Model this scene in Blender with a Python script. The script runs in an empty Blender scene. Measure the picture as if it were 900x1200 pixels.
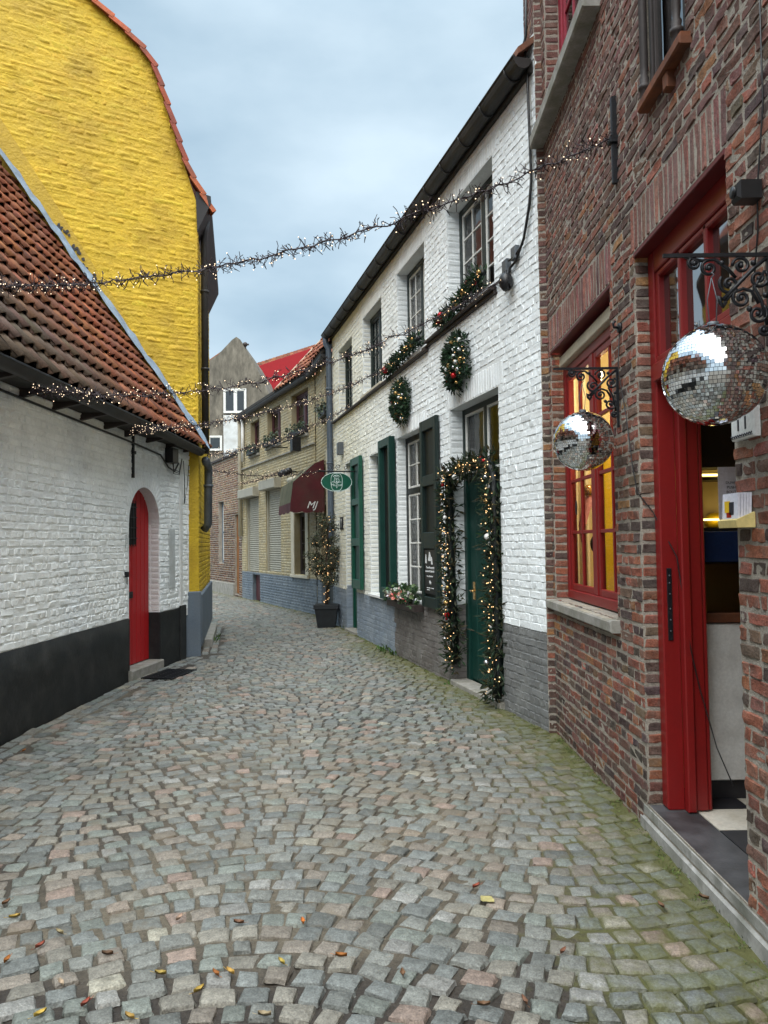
import bpy, math, random
import numpy as np
from mathutils import Vector, Matrix, noise as mnoise

random.seed(11)
RND = random.Random(5)
scene = bpy.context.scene
COL = scene.collection

# ------------------------------------------------------------------ camera
PITCH, ROLL, EYE = math.radians(2.29), math.radians(0.8), 1.6
U_ = Vector((0, -math.sin(PITCH), math.cos(PITCH)))
F_ = Vector((0, math.cos(PITCH), math.sin(PITCH)))
X_ = Vector((1, 0, 0))
right = X_ * math.cos(ROLL) - U_ * math.sin(ROLL)
upv = X_ * math.sin(ROLL) + U_ * math.cos(ROLL)
cam_d = bpy.data.cameras.new("camera")
cam_d.sensor_fit = 'HORIZONTAL'
cam_d.sensor_width = 36.0
cam_d.lens = 36.0
cam_d.clip_start = 0.05
cam_d.clip_end = 600
cam = bpy.data.objects.new("camera", cam_d)
COL.objects.link(cam)
M = Matrix.Identity(4)
for i, ax in enumerate((right, upv, -F_)):
    for r in range(3):
        M[r][i] = ax[r]
M.translation = Vector((0, 0, EYE))
cam.matrix_world = M
scene.camera = cam

# ------------------------------------------------------------------ sky, sun, exposure
SUN_EL, SUN_AZ = math.radians(60), math.radians(-176)   # azimuth measured from +Y towards +X
world = bpy.data.worlds.new("World")
scene.world = world
world.use_nodes = True
nt = world.node_tree
nt.nodes.clear()
N = nt.nodes.new
L = nt.links.new
w_out = N("ShaderNodeOutputWorld")
w_bg = N("ShaderNodeBackground")
w_bg.inputs[1].default_value = 0.1
sky = N("ShaderNodeTexSky")
sky.sky_type = 'NISHITA'
sky.sun_disc = False
sky.sun_elevation = SUN_EL
sky.sun_rotation = SUN_AZ
sky.air_density = 1.2
sky.dust_density = 2.0
tc = N("ShaderNodeTexCoord")
mp = N("ShaderNodeMapping")
mp.inputs['Scale'].default_value = (1.5, 1.5, 3.4)
mp.inputs['Location'].default_value = (0.55, 0.2, 0.35)
n1 = N("ShaderNodeTexNoise")
n1.inputs['Scale'].default_value = 1.6
n1.inputs['Detail'].default_value = 7
n1.inputs['Roughness'].default_value = 0.48
rmp = N("ShaderNodeValToRGB")
rmp.color_ramp.elements[0].position = 0.30
rmp.color_ramp.elements[0].color = (1.25, 1.85, 2.35, 1)
rmp.color_ramp.elements[1].position = 0.66
rmp.color_ramp.elements[1].color = (2.75, 3.35, 3.75, 1)
mx = N("ShaderNodeMixRGB")
mx.inputs[0].default_value = 0.93
L(tc.outputs['Generated'], mp.inputs[0])
L(mp.outputs[0], n1.inputs['Vector'])
L(n1.outputs[0], rmp.inputs[0])
L(sky.outputs[0], mx.inputs[1])
L(rmp.outputs[0], mx.inputs[2])
# sky brightened overhead, out of view, to add light on the walls
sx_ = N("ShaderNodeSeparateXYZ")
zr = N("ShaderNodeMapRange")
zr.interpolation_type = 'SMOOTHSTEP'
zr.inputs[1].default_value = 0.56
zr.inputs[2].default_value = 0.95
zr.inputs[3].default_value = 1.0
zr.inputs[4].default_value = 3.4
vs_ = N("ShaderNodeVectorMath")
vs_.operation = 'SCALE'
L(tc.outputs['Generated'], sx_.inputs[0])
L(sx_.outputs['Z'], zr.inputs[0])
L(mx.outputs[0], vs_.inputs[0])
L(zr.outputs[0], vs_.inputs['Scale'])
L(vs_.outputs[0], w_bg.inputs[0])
L(w_bg.outputs[0], w_out.inputs[0])

sun_d = bpy.data.lights.new("sun", 'SUN')
sun_d.energy = 2.4
sun_d.angle = math.radians(75)
sun_d.color = (1.0, 0.96, 0.9)
sun = bpy.data.objects.new("sun", sun_d)
COL.objects.link(sun)
sdir = Vector((math.sin(SUN_AZ) * math.cos(SUN_EL), math.cos(SUN_AZ) * math.cos(SUN_EL), math.sin(SUN_EL)))
sun.rotation_euler = sdir.to_track_quat('Z', 'Y').to_euler()
sun.location = sdir * 60

scene.view_settings.view_transform = 'Standard'
scene.view_settings.look = 'None'
scene.view_settings.gamma = 1
scene.view_settings.use_curve_mapping = False
scene.view_settings.exposure = 1.48

# ------------------------------------------------------------------ materials
MATS = {}


def pm(name, col=(.5, .5, .5), rough=.75, var=.25, scale=6, var2=.12, scale2=60, bump=0.0, bscale=120, bdist=.004,
       metal=0.0, attr=False, spec=.4, tint=None, tint_amt=.0, tint_scale=2.0, emit=None, stretch=None):
    """principled material: colour (or the mesh's own 'Col') broken up by two noises, an optional stain tint, fine bump"""
    m = bpy.data.materials.new(name)
    m.use_nodes = True
    t = m.node_tree
    nd = t.nodes
    bs = nd['Principled BSDF']
    bs.inputs['Roughness'].default_value = rough
    bs.inputs['Metallic'].default_value = metal
    bs.inputs['Specular IOR Level'].default_value = spec
    if emit:
        bs.inputs['Emission Color'].default_value = (*emit[0], 1)
        bs.inputs['Emission Strength'].default_value = emit[1]
    co = nd.new('ShaderNodeTexCoord')
    vec = co.outputs['Object']
    if stretch:
        ma = nd.new('ShaderNodeMapping')
        ma.inputs['Scale'].default_value = stretch
        t.links.new(vec, ma.inputs[0])
        vec = ma.outputs[0]
    if attr:
        a = nd.new('ShaderNodeAttribute')
        a.attribute_name = 'Col'
        base = a.outputs['Color']
    else:
        c = nd.new('ShaderNodeRGB')
        c.outputs[0].default_value = (*col, 1)
        base = c.outputs[0]

    def nz(sc, det=5):
        n = nd.new('ShaderNodeTexNoise')
        n.inputs['Scale'].default_value = sc
        n.inputs['Detail'].default_value = det
        n.inputs['Roughness'].default_value = .6
        t.links.new(vec, n.inputs['Vector'])
        return n.outputs[0]
    for v, s in ((var, scale), (var2, scale2)):
        if v <= 0:
            continue
        mr = nd.new('ShaderNodeMapRange')
        mr.inputs[1].default_value = .3
        mr.inputs[2].default_value = .7
        mr.inputs[3].default_value = 1 - v
        mr.inputs[4].default_value = 1 + v * .8
        t.links.new(nz(s), mr.inputs[0])
        mu = nd.new('ShaderNodeVectorMath')
        mu.operation = 'SCALE'
        t.links.new(base, mu.inputs[0])
        t.links.new(mr.outputs[0], mu.inputs['Scale'])
        base = mu.outputs[0]
    if tint:
        mr = nd.new('ShaderNodeMapRange')
        mr.inputs[1].default_value = .45
        mr.inputs[2].default_value = .72
        mr.inputs[3].default_value = 0
        mr.inputs[4].default_value = tint_amt
        t.links.new(nz(tint_scale, 8), mr.inputs[0])
        mi = nd.new('ShaderNodeMixRGB')
        t.links.new(mr.outputs[0], mi.inputs[0])
        t.links.new(base, mi.inputs[1])
        mi.inputs[2].default_value = (*tint, 1)
        base = mi.outputs[0]
    t.links.new(base, bs.inputs['Base Color'])
    if bump > 0:
        b = nd.new('ShaderNodeBump')
        b.inputs['Strength'].default_value = bump
        b.inputs['Distance'].default_value = bdist
        t.links.new(nz(bscale, 6), b.inputs['Height'])
        t.links.new(b.outputs[0], bs.inputs['Normal'])
    MATS[name] = m
    return m


def glass_mat(name, tint=(.9, .95, .95), refl=.5, rough=.02):
    m = bpy.data.materials.new(name)
    m.use_nodes = True
    t = m.node_tree
    nd = t.nodes
    nd.clear()
    o = nd.new('ShaderNodeOutputMaterial')
    mixs = nd.new('ShaderNodeMixShader')
    tr = nd.new('ShaderNodeBsdfTransparent')
    tr.inputs[0].default_value = (*tint, 1)
    gl = nd.new('ShaderNodeBsdfGlossy')
    gl.inputs['Roughness'].default_value = rough
    lw = nd.new('ShaderNodeLayerWeight')
    lw.inputs[0].default_value = refl
    co = nd.new('ShaderNodeTexCoord')
    nz = nd.new('ShaderNodeTexNoise')
    nz.inputs['Scale'].default_value = 2.2
    nz.inputs['Detail'].default_value = 1
    bp = nd.new('ShaderNodeBump')
    bp.inputs['Strength'].default_value = .12
    bp.inputs['Distance'].default_value = .02
    t.links.new(co.outputs['Object'], nz.inputs['Vector'])
    t.links.new(nz.outputs[0], bp.inputs['Height'])
    t.links.new(bp.outputs[0], gl.inputs['Normal'])
    t.links.new(lw.outputs['Fresnel'], mixs.inputs[0])
    t.links.new(tr.outputs[0], mixs.inputs[1])
    t.links.new(gl.outputs[0], mixs.inputs[2])
    t.links.new(mixs.outputs[0], o.inputs[0])
    MATS[name] = m
    return m


def stone_mat():
    """setts and joints: own colour per stone + grain; moss and sand grow where the mesh's 'Moss' / 'Sand' values say"""
    m = pm('sett_stone', attr=True, rough=.62, var=.3, scale=30, var2=.42, scale2=150, bump=.9, bscale=60, bdist=.010, spec=.4)
    t = m.node_tree
    nd = t.nodes
    bs = nd['Principled BSDF']
    src = bs.inputs['Base Color'].links[0].from_socket
    co = nd.new('ShaderNodeTexCoord')
    for nm, colr, sc, lo, hi in (('Sand', (.135, .112, .078), 9, .44, .70), ('Moss', (.088, .09, .026), 11, .33, .66)):
        a = nd.new('ShaderNodeAttribute')
        a.attribute_name = nm
        n = nd.new('ShaderNodeTexNoise')
        n.inputs['Scale'].default_value = sc
        n.inputs['Detail'].default_value = 9
        n.inputs['Roughness'].default_value = .7
        t.links.new(co.outputs['Object'], n.inputs['Vector'])
        ad = nd.new('ShaderNodeMath')
        ad.operation = 'ADD'
        sb = nd.new('ShaderNodeMath')
        sb.operation = 'SUBTRACT'
        sb.inputs[1].default_value = .5
        t.links.new(n.outputs[0], sb.inputs[0])
        t.links.new(sb.outputs[0], ad.inputs[0])
        t.links.new(a.outputs['Fac'], ad.inputs[1])
        mr = nd.new('ShaderNodeMapRange')
        mr.inputs[1].default_value = lo
        mr.inputs[2].default_value = hi
        mr.inputs[4].default_value = .9
        t.links.new(ad.outputs[0], mr.inputs[0])
        mi = nd.new('ShaderNodeMixRGB')
        t.links.new(mr.outputs[0], mi.inputs[0])
        t.links.new(src, mi.inputs[1])
        mi.inputs[2].default_value = (*colr, 1)
        src = mi.outputs[0]
    t.links.new(src, bs.inputs['Base Color'])
    return m


stone_mat()
pm('painted_brick', attr=True, rough=.6, var=.08, scale=3, var2=.08, scale2=45, bump=.4, bscale=48, bdist=.008, tint=(.45, .46, .44), tint_amt=.2, tint_scale=3.5)
pm('yellow_render', attr=True, rough=.65, var=.12, scale=2.5, var2=.1, scale2=40, bump=.7, bscale=26, bdist=.018, tint=(.27, .165, .015), tint_amt=.6, tint_scale=1.6)
pm('raw_brick', attr=True, rough=.85, var=.32, scale=24, var2=.34, scale2=130, bump=.9, bscale=80, bdist=.008, spec=.2, tint=(.17, .145, .125), tint_amt=.5, tint_scale=11)
pm('mortar', (.36, .325, .275), rough=.95, var=.3, scale=12, var2=.25, scale2=120, bump=.9, bscale=70, bdist=.012, spec=.1, tint=(.12, .11, .1), tint_amt=.6, tint_scale=6)
pm('black_plinth', (.009, .0105, .0115), rough=.55, var=.4, scale=3, var2=.2, scale2=40, bump=.35, bscale=30, bdist=.006, tint=(.045, .045, .042), tint_amt=.6, tint_scale=4)
pm('grey_plinth', (.12, .155, .195), rough=.7, var=.15, scale=4, bump=.3, bscale=50, tint=(.1, .1, .09), tint_amt=.5)
pm('grey_render', (.165, .15, .12), rough=.95, var=.45, scale=1.6, var2=.3, scale2=9, bump=.5, bscale=12, bdist=.03, tint=(.04, .038, .03), tint_amt=.9, tint_scale=1.5, stretch=(1, 1, .35))
pm('pale_render', (.5, .53, .53), rough=.9, var=.15, scale=2, tint=(.3, .29, .26), tint_amt=.6, tint_scale=3)
pm('stone_sill', (.27, .26, .235), rough=.85, var=.25, scale=8, bump=.4, bscale=60, tint=(.12, .12, .07), tint_amt=.6, tint_scale=6)
pm('step_stone', (.33, .325, .31), rough=.75, var=.35, scale=7, bump=.4, bscale=60, tint=(.08, .085, .06), tint_amt=.8, tint_scale=4)
pm('bluestone_slab', (.036, .037, .039), rough=.42, var=.35, scale=9, bump=.2, bscale=50, tint=(.15, .15, .16), tint_amt=.5, tint_scale=3)
pm('tile_black', (.022, .022, .026), rough=.35, var=.3, scale=8)
pm('tile_white', (.55, .52, .45), rough=.4, var=.2, scale=9, tint=(.28, .25, .19), tint_amt=.7, tint_scale=9)
pm('red_paint', (.20, .006, .006), rough=.42, tint=(.11, .006, .006), tint_amt=.6, tint_scale=5, var=.15, scale=5, var2=.06, bump=.12, bscale=40, bdist=.003, spec=.5)
pm('door_red', (.42, .010, .013), rough=.5, tint=(.22, .008, .01), tint_amt=.6, tint_scale=6, var=.14, scale=3, var2=.06, bump=.12, bscale=30, bdist=.003, stretch=(1, 1, .15))
pm('dark_red_paint', (.10, .006, .008), rough=.45, var=.2, scale=6)
pm('crimson_paint', (.26, .012, .03), rough=.4, var=.12, scale=6)
pm('maroon_paint', (.06, .012, .016), rough=.5, var=.2, scale=6)
pm('green_paint', (.004, .036, .028), rough=.45, var=.18, scale=5, bump=.15, bscale=40, bdist=.003)
pm('bright_green_paint', (.004, .06, .036), rough=.42, var=.18, scale=5, bump=.15, bscale=40, bdist=.003)
pm('dark_green_paint', (.006, .016, .014), rough=.45, var=.18, scale=5)
pm('olive_paint', (.032, .04, .028), rough=.5, var=.18, scale=5)
pm('black_green_paint', (.004, .008, .008), rough=.5, var=.2, scale=5)
pm('white_bar', (.62, .63, .6), rough=.5, var=.08, scale=9)
pm('cream_paint', (.5, .46, .36), rough=.6, var=.12, scale=5, tint=(.3, .27, .2), tint_amt=.4)
pm('dark_wood', (.03, .022, .02), rough=.6, var=.3, scale=8, bump=.3, bscale=40)
pm('rust_wood', (.15, .045, .015), rough=.75, var=.4, scale=7, bump=.3, bscale=40, tint=(.03, .02, .015), tint_amt=.7, tint_scale=8)
pm('orange_wood', (.2, .075, .015), rough=.6, var=.2, scale=4)
pm('black_iron', (.012, .013, .016), rough=.42, var=.3, scale=20, metal=.3, bump=.25, bscale=120)
pm('zinc', (.11, .125, .14), rough=.5, var=.25, scale=5, metal=.4)
pm('lead_flashing', (.19, .255, .33), rough=.55, var=.3, scale=7, bump=.5, bscale=14, bdist=.02)
pm('blue_pipe', (.065, .088, .12), rough=.45, var=.2, scale=5)
pm('gutter_dark', (.024, .023, .023), rough=.6, var=.35, scale=6, bump=.2, bscale=40, tint=(.065, .058, .05), tint_amt=.5)
pm('eave_dark', (.011, .011, .012), rough=.7, var=.3)
pm('eave_board', (.028, .025, .021), rough=.8, var=.4, scale=5, bump=.3, bscale=30)
pm('roof_tile', attr=True, rough=.8, var=.28, scale=9, var2=.22, scale2=60, bump=.5, bscale=60, bdist=.006, tint=(.085, .07, .055), tint_amt=.45, tint_scale=5)
pm('under_roof', (.012, .01, .009), rough=1, var=0, var2=0)
pm('red_sheet', (.15, .004, .006), rough=.85, spec=.15, var=.08, scale=3)
pm('room_dark', (.022, .022, .02), rough=.9, var=.3, scale=3, var2=0)
pm('room_warm', (.55, .42, .2), rough=.9, var=.15, scale=2, var2=0)
pm('curtain', (.62, .63, .58), rough=.9, var=.18, scale=14, var2=.05, stretch=(1, 1, .08))
pm('curtain_cream', (.62, .52, .33), rough=.9, var=.15, scale=14, var2=.05, stretch=(1, 1, .08))
pm('curtain_grey', (.2, .21, .2), rough=.9, var=.25, scale=14, var2=.05, stretch=(1, 1, .08))
pm('yellow_board', (.75, .48, .01), rough=.5, var=.05)
pm('pink_cloth', (.5, .2, .2), rough=.6, var=.2, scale=8)
pm('shutter_slat', (.32, .305, .25), rough=.5, var=.1, scale=5, tint=(.2, .19, .16), tint_amt=.4, tint_scale=2)
pm('white_panel', (.62, .62, .6), rough=.5, var=.06, scale=4, tint=(.3, .29, .27), tint_amt=.4, tint_scale=7)
pm('blue_panel', (.006, .02, .07), rough=.25, var=.15)
pm('black_plastic', (.01, .01, .011), rough=.4, var=.2)
pm('paper', (.68, .68, .76), rough=.8, var=.04)
pm('ink', (.02, .02, .03), rough=.7, var=0, var2=0)
pm('chalk', (.6, .62, .62), rough=.9, var=.2, scale=60)
pm('gold_foil', (.6, .4, .1), rough=.35, metal=.6)
pm('yellow_card', (.62, .5, .2), rough=.7, var=.15)
pm('enamel_white', (.72, .74, .74), rough=.25, var=.05)
pm('awning_red', (.065, .005, .009), rough=.8, var=.25, scale=4, tint=(.045, .03, .02), tint_amt=.6, tint_scale=3)
pm('awning_algae', (.085, .085, .048), rough=.9, var=.35, scale=5, tint=(.17, .14, .09), tint_amt=.5)
pm('sign_green', (.004, .075, .045), rough=.4, var=.12)
pm('sign_white', (.55, .66, .64), rough=.5, var=.1)
pm('mirror', (.82, .84, .86), rough=.04, var=0, var2=0, metal=1.0)
pm('grout_dark', (.02, .02, .02), rough=.7, var=0, var2=0)
pm('wire_dark', (.03, .018, .022), rough=.6, var=.3, scale=40)
pm('needle_green', attr=True, rough=.65, var=.2, scale=30, var2=0)
pm('bark', (.06, .042, .03), rough=.9, var=.3, scale=30, bump=.5)
pm('pot_black', (.016, .019, .022), rough=.5, var=.25, scale=10)
pm('leaf_dry', attr=True, rough=.7, var=.3, scale=60, var2=0)
pm('bauble_red', (.4, .01, .014), rough=.15, var=.05, metal=.4)
pm('bauble_white', (.75, .76, .74), rough=.25, var=.05)
pm('bauble_silver', (.7, .7, .72), rough=.18, var=.05, metal=.9)
pm('bauble_gold', (.6, .38, .14), rough=.22, var=.05, metal=.8)
pm('bulb_warm', (.9, .7, .4), rough=.4, var=0, var2=0, emit=((1.0, .6, .26), .85))
pm('bulb_string', (.9, .75, .5), rough=.4, var=0, var2=0, emit=((1.0, .76, .52), .85))
pm('led_strip', (.9, .8, .4), rough=.5, var=0, var2=0, emit=((1.0, .78, .25), 1.6))
pm('lamp_globe', (.9, .85, .75), rough=.5, var=0, var2=0, emit=((1.0, .82, .55), 5.0))
pm('dirt', (.09, .08, .065), rough=1, var=.3, scale=3, bump=.5, bscale=20)
glass_mat('pane_glass', refl=.35)
glass_mat('pane_clear', refl=.12)
glass_mat('pane_mirror', tint=(.35, .4, .42), refl=.82)
glass_mat('pane_dark', tint=(.45, .5, .5), refl=.55)

# ------------------------------------------------------------------ mesh helpers
WLOC = {}


def V(*a):
    return Vector(a)


class Fr:
    """a vertical reference plane: u along, z up, o out of the wall towards the street"""

    def __init__(s, a, b, side=1):
        s.a = Vector((a[0], a[1], 0))
        d = Vector((b[0], b[1], 0)) - s.a
        s.L = d.length
        s.d = d.normalized()
        s.o = Vector((-s.d.y, s.d.x, 0)) * side
        s.z = Vector((0, 0, 1))

    def p(s, u, z, o=0.0):
        return s.a + s.d * u + s.z * z + s.o * o

    def sub(s, u, o, along, out):
        f = Fr((0, 0), (1, 0))
        f.a = s.p(u, 0, o)
        f.d = (s.d * along[0] + s.o * along[1]).normalized()
        f.o = (s.d * out[0] + s.o * out[1]).normalized()
        f.L = 1
        return f


def sharpen(me, smooth):
    """mark the edges of flat faces sharp, so the smooth faces beside them keep their own normals"""
    smooth = np.asarray(smooth, dtype=bool)
    if smooth.all() or not smooth.any():
        return
    nl = len(me.loops)
    le = np.empty(nl, dtype=np.int32)
    me.loops.foreach_get('edge_index', le)
    tot = np.empty(len(me.polygons), dtype=np.int32)
    me.polygons.foreach_get('loop_total', tot)
    flat = np.repeat(~smooth, tot)
    sh = np.zeros(len(me.edges), dtype=bool)
    sh[le[flat]] = True
    a = me.attributes.get('sharp_edge') or me.attributes.new('sharp_edge', 'BOOLEAN', 'EDGE')
    a.data.foreach_set('value', sh)


class Acc:
    def __init__(s):
        s.v, s.c, s.f, s.m, s.s = [], [], [], [], []

    def add(s, pts, faces, mat=0, col=(1, 1, 1), smooth=False):
        b = len(s.v)
        s.v += [tuple(p) for p in pts]
        if col and isinstance(col[0], (tuple, list)):
            s.c += col
        else:
            s.c += [col] * len(pts)
        for f in faces:
            s.f.append(tuple(b + i for i in f))
            s.m.append(mat)
            s.s.append(smooth)

    def face(s, pts, mat=0, col=(1, 1, 1)):
        s.add(pts, [tuple(range(len(pts)))], mat, col)

    def box(s, fr, u0, u1, z0, z1, o0, o1, mat=0, col=(1, 1, 1)):
        p = [fr.p(u, z, o) for u in (u0, u1) for z in (z0, z1) for o in (o0, o1)]
        f = [(0, 1, 3, 2), (4, 6, 7, 5), (0, 4, 5, 1), (2, 3, 7, 6), (0, 2, 6, 4), (1, 5, 7, 3)]
        s.add(p, f, mat, col)

    def bbox(s, fr, u0, u1, z0, z1, o0, o1, mat=0, col=(1, 1, 1), e=.006):
        """box with its outer front edges chamfered"""
        e = min(e, abs(u1 - u0) * .3, abs(z1 - z0) * .3, abs(o1 - o0) * .4)
        p = [fr.p(u0, z0, o0), fr.p(u1, z0, o0), fr.p(u1, z1, o0), fr.p(u0, z1, o0)]
        oe = o1 - e if o1 > o0 else o1 + e
        p += [fr.p(u0, z0, oe), fr.p(u1, z0, oe), fr.p(u1, z1, oe), fr.p(u0, z1, oe)]
        p += [fr.p(u0 + e, z0 + e, o1), fr.p(u1 - e, z0 + e, o1), fr.p(u1 - e, z1 - e, o1), fr.p(u0 + e, z1 - e, o1)]
        f = [(3, 2, 1, 0), (8, 9, 10, 11)]
        for k in (0, 4):
            for i in range(4):
                j = (i + 1) % 4
                f.append((k + i, k + j, k + 4 + j, k + 4 + i))
        s.add(p, f, mat, col)

    def prism(s, poly, d, mat=0, col=(1, 1, 1)):
        n = len(poly)
        top = [Vector(p) + d for p in poly]
        f = [tuple(range(n - 1, -1, -1)), tuple(range(n, 2 * n))]
        for i in range(n):
            j = (i + 1) % n
            f.append((i, j, n + j, n + i))
        s.add(list(poly) + top, f, mat, col)

    def tube(s, pts, r, n=6, mat=0, col=(1, 1, 1), cap=True, r1=None):
        pts = [Vector(p) for p in pts]
        rings, faces = [], []
        prev = None
        for i, p in enumerate(pts):
            t = (pts[min(i + 1, len(pts) - 1)] - pts[max(i - 1, 0)])
            if t.length < 1e-9:
                t = Vector((0, 0, 1))
            t.normalize()
            if prev is None:
                ref = Vector((0, 0, 1)) if abs(t.z) < .9 else Vector((1, 0, 0))
                a = t.cross(ref).normalized()
            else:
                a = (prev - t * prev.dot(t))
                a = a.normalized() if a.length > 1e-6 else t.orthogonal().normalized()
            prev = a
            b = t.cross(a)
            rr = r if r1 is None else r + (r1 - r) * i / max(1, len(pts) - 1)
            rings += [p + a * math.cos(2 * math.pi * k / n) * rr + b * math.sin(2 * math.pi * k / n) * rr for k in range(n)]
        for i in range(len(pts) - 1):
            for k in range(n):
                k2 = (k + 1) % n
                faces.append((i * n + k, i * n + k2, (i + 1) * n + k2, (i + 1) * n + k))
        if cap:
            faces.append(tuple(range(n - 1, -1, -1)))
            e = (len(pts) - 1) * n
            faces.append(tuple(range(e, e + n)))
        s.add(rings, faces, mat, col, True)

    def ball(s, c, r, mat=0, col=(1, 1, 1), nu=8, nv=6, sz=1.0):
        p, f = [], []
        for j in range(nv + 1):
            th = math.pi * j / nv
            for i in range(nu):
                ph = 2 * math.pi * i / nu
                p.append(Vector(c) + Vector((math.sin(th) * math.cos(ph) * r, math.sin(th) * math.sin(ph) * r, math.cos(th) * r * sz)))
        for j in range(nv):
            for i in range(nu):
                i2 = (i + 1) % nu
                f.append((j * nu + i, (j + 1) * nu + i, (j + 1) * nu + i2, j * nu + i2))
        s.add(p, f, mat, col, True)

    def octa(s, c, r, mat=0, col=(1, 1, 1)):
        c = Vector(c)
        p = [c + V(r, 0, 0), c + V(-r, 0, 0), c + V(0, r, 0), c + V(0, -r, 0), c + V(0, 0, r), c + V(0, 0, -r)]
        s.add(p, [(0, 2, 4), (2, 1, 4), (1, 3, 4), (3, 0, 4), (2, 0, 5), (1, 2, 5), (3, 1, 5), (0, 3, 5)], mat, col, True)

    def pillow(s, fr, u0, u1, z0, z1, raise_, mat, col, e=.008, jit=.003, back=-.006, n=4, rough=.0015, rim=True):
        """one brick face: a rounded, slightly crooked cushion standing proud of the mortar"""
        w, h = u1 - u0, z1 - z0
        e = min(e, w * .3, h * .3)
        if n == 4:
            tu = [0, e / w, 1 - e / w, 1]
            tz = [0, e / h, 1 - e / h, 1]
        else:
            tu = [0, e / w] + [e / w + (1 - 2 * e / w) * k / (n - 3) for k in range(1, n - 3)] + [1 - e / w, 1]
            tz = [0, e / h, .5, 1 - e / h, 1]
        g = RND.gauss
        j = [(g(0, jit), g(0, jit * .6)) for _ in range(4)]
        ta, tb = g(0, raise_ * .16), g(0, raise_ * .16)
        p = []
        nu, nz = len(tu), len(tz)
        for b, tzv in enumerate(tz):
            for a, tuv in enumerate(tu):
                du = (j[0][0] * (1 - tuv) + j[1][0] * tuv) * (1 - tzv) + (j[2][0] * (1 - tuv) + j[3][0] * tuv) * tzv
                dz = (j[0][1] * (1 - tuv) + j[1][1] * tuv) * (1 - tzv) + (j[2][1] * (1 - tuv) + j[3][1] * tuv) * tzv
                edge = a in (0, nu - 1) or b in (0, nz - 1)
                if edge:
                    o = back
                    du += g(0, jit * .35)
                    dz += g(0, jit * .35)
                else:
                    o = raise_ + ta * (tuv - .5) + tb * (tzv - .5) + g(0, rough)
                p.append(fr.p(u0 + w * tuv + du, z0 + h * tzv + dz, o))
        f = [(b * nu + a, b * nu + a + 1, (b + 1) * nu + a + 1, (b + 1) * nu + a) for b in range(nz - 1) for a in range(nu - 1)]
        i0 = len(s.f)
        s.add(p, f, mat, col, True)
        if rim:
            k = 0
            for b in range(nz - 1):
                for a in range(nu - 1):
                    if a in (0, nu - 2) or b in (0, nz - 2):
                        s.s[i0 + k] = False
                    k += 1

    def build(s, name, mats, parent=None, org=None):
        me = bpy.data.meshes.new(name)
        off = Vector(WLOC[parent.name]) if parent else Vector(org if org is not None else (0, 0, 0))
        vs = np.array(s.v, dtype=np.float64).reshape(-1, 3) - np.array(off)
        me.from_pydata(vs.tolist(), [], s.f)
        for m in ([mats] if isinstance(mats, str) else mats):
            me.materials.append(MATS[m])
        me.polygons.foreach_set('material_index', s.m)
        me.polygons.foreach_set('use_smooth', s.s)
        sharpen(me, s.s)
        at = me.attributes.new('Col', 'FLOAT_COLOR', 'POINT')
        c = np.ones((len(s.v), 4), dtype=np.float32)
        c[:, :3] = np.array(s.c, dtype=np.float32).reshape(-1, 3)
        at.data.foreach_set('color', c.ravel())
        me.update()
        o = bpy.data.objects.new(name, me)
        COL.objects.link(o)
        if parent:
            o.parent = parent
            WLOC[o.name] = tuple(off)
        else:
            o.location = off
            WLOC[o.name] = tuple(off)
        return o


def tag(o, label, cat, group=None, kind=None):
    o['label'] = label
    o['category'] = cat
    if group:
        o['group'] = group
    if kind:
        o['kind'] = kind
    return o


def thing(name, label, cat, loc=(0, 0, 0), group=None):
    o = bpy.data.objects.new(name, None)
    o.empty_display_size = .2
    COL.objects.link(o)
    o.location = loc
    WLOC[o.name] = tuple(loc)
    return tag(o, label, cat, group)


def text_mesh(body, size, extrude=.002, shear=0.0):
    cu = bpy.data.curves.new('t', 'FONT')
    cu.body = body
    cu.size = size
    cu.extrude = extrude
    cu.align_x = 'CENTER'
    cu.align_y = 'CENTER'
    cu.shear = shear
    cu.resolution_u = 4
    ob = bpy.data.objects.new('t', cu)
    COL.objects.link(ob)
    dg = bpy.context.evaluated_depsgraph_get()
    me = bpy.data.meshes.new_from_object(ob.evaluated_get(dg))
    vs = [v.co.copy() for v in me.vertices]
    fs = [tuple(p.vertices) for p in me.polygons]
    bpy.data.objects.remove(ob)
    bpy.data.meshes.remove(me)
    bpy.data.curves.remove(cu)
    return vs, fs


def put_text(acc, body, size, origin, ux, uy, mat=0, extrude=.002, shear=0.0, sx=1.0, bold=0):
    vs, fs = text_mesh(body, size, extrude, shear)
    un = ux.cross(uy)
    acc.add([origin + ux * v.x * sx + uy * v.y + un * v.z for v in vs], fs, mat)


def vary(c, a=.1, b=.05):
    k = 1 + RND.gauss(0, a)
    return tuple(max(.004, x * k * (1 + RND.gauss(0, b))) for x in c)


# ------------------------------------------------------------------ wall helpers
def subtract(iv, cuts):
    out = list(iv)
    for a, b in cuts:
        nx = []
        for x, y in out:
            if b <= x or a >= y:
                nx.append((x, y))
            else:
                if a > x:
                    nx.append((x, a))
                if b < y:
                    nx.append((b, y))
        out = nx
    return out


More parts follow.
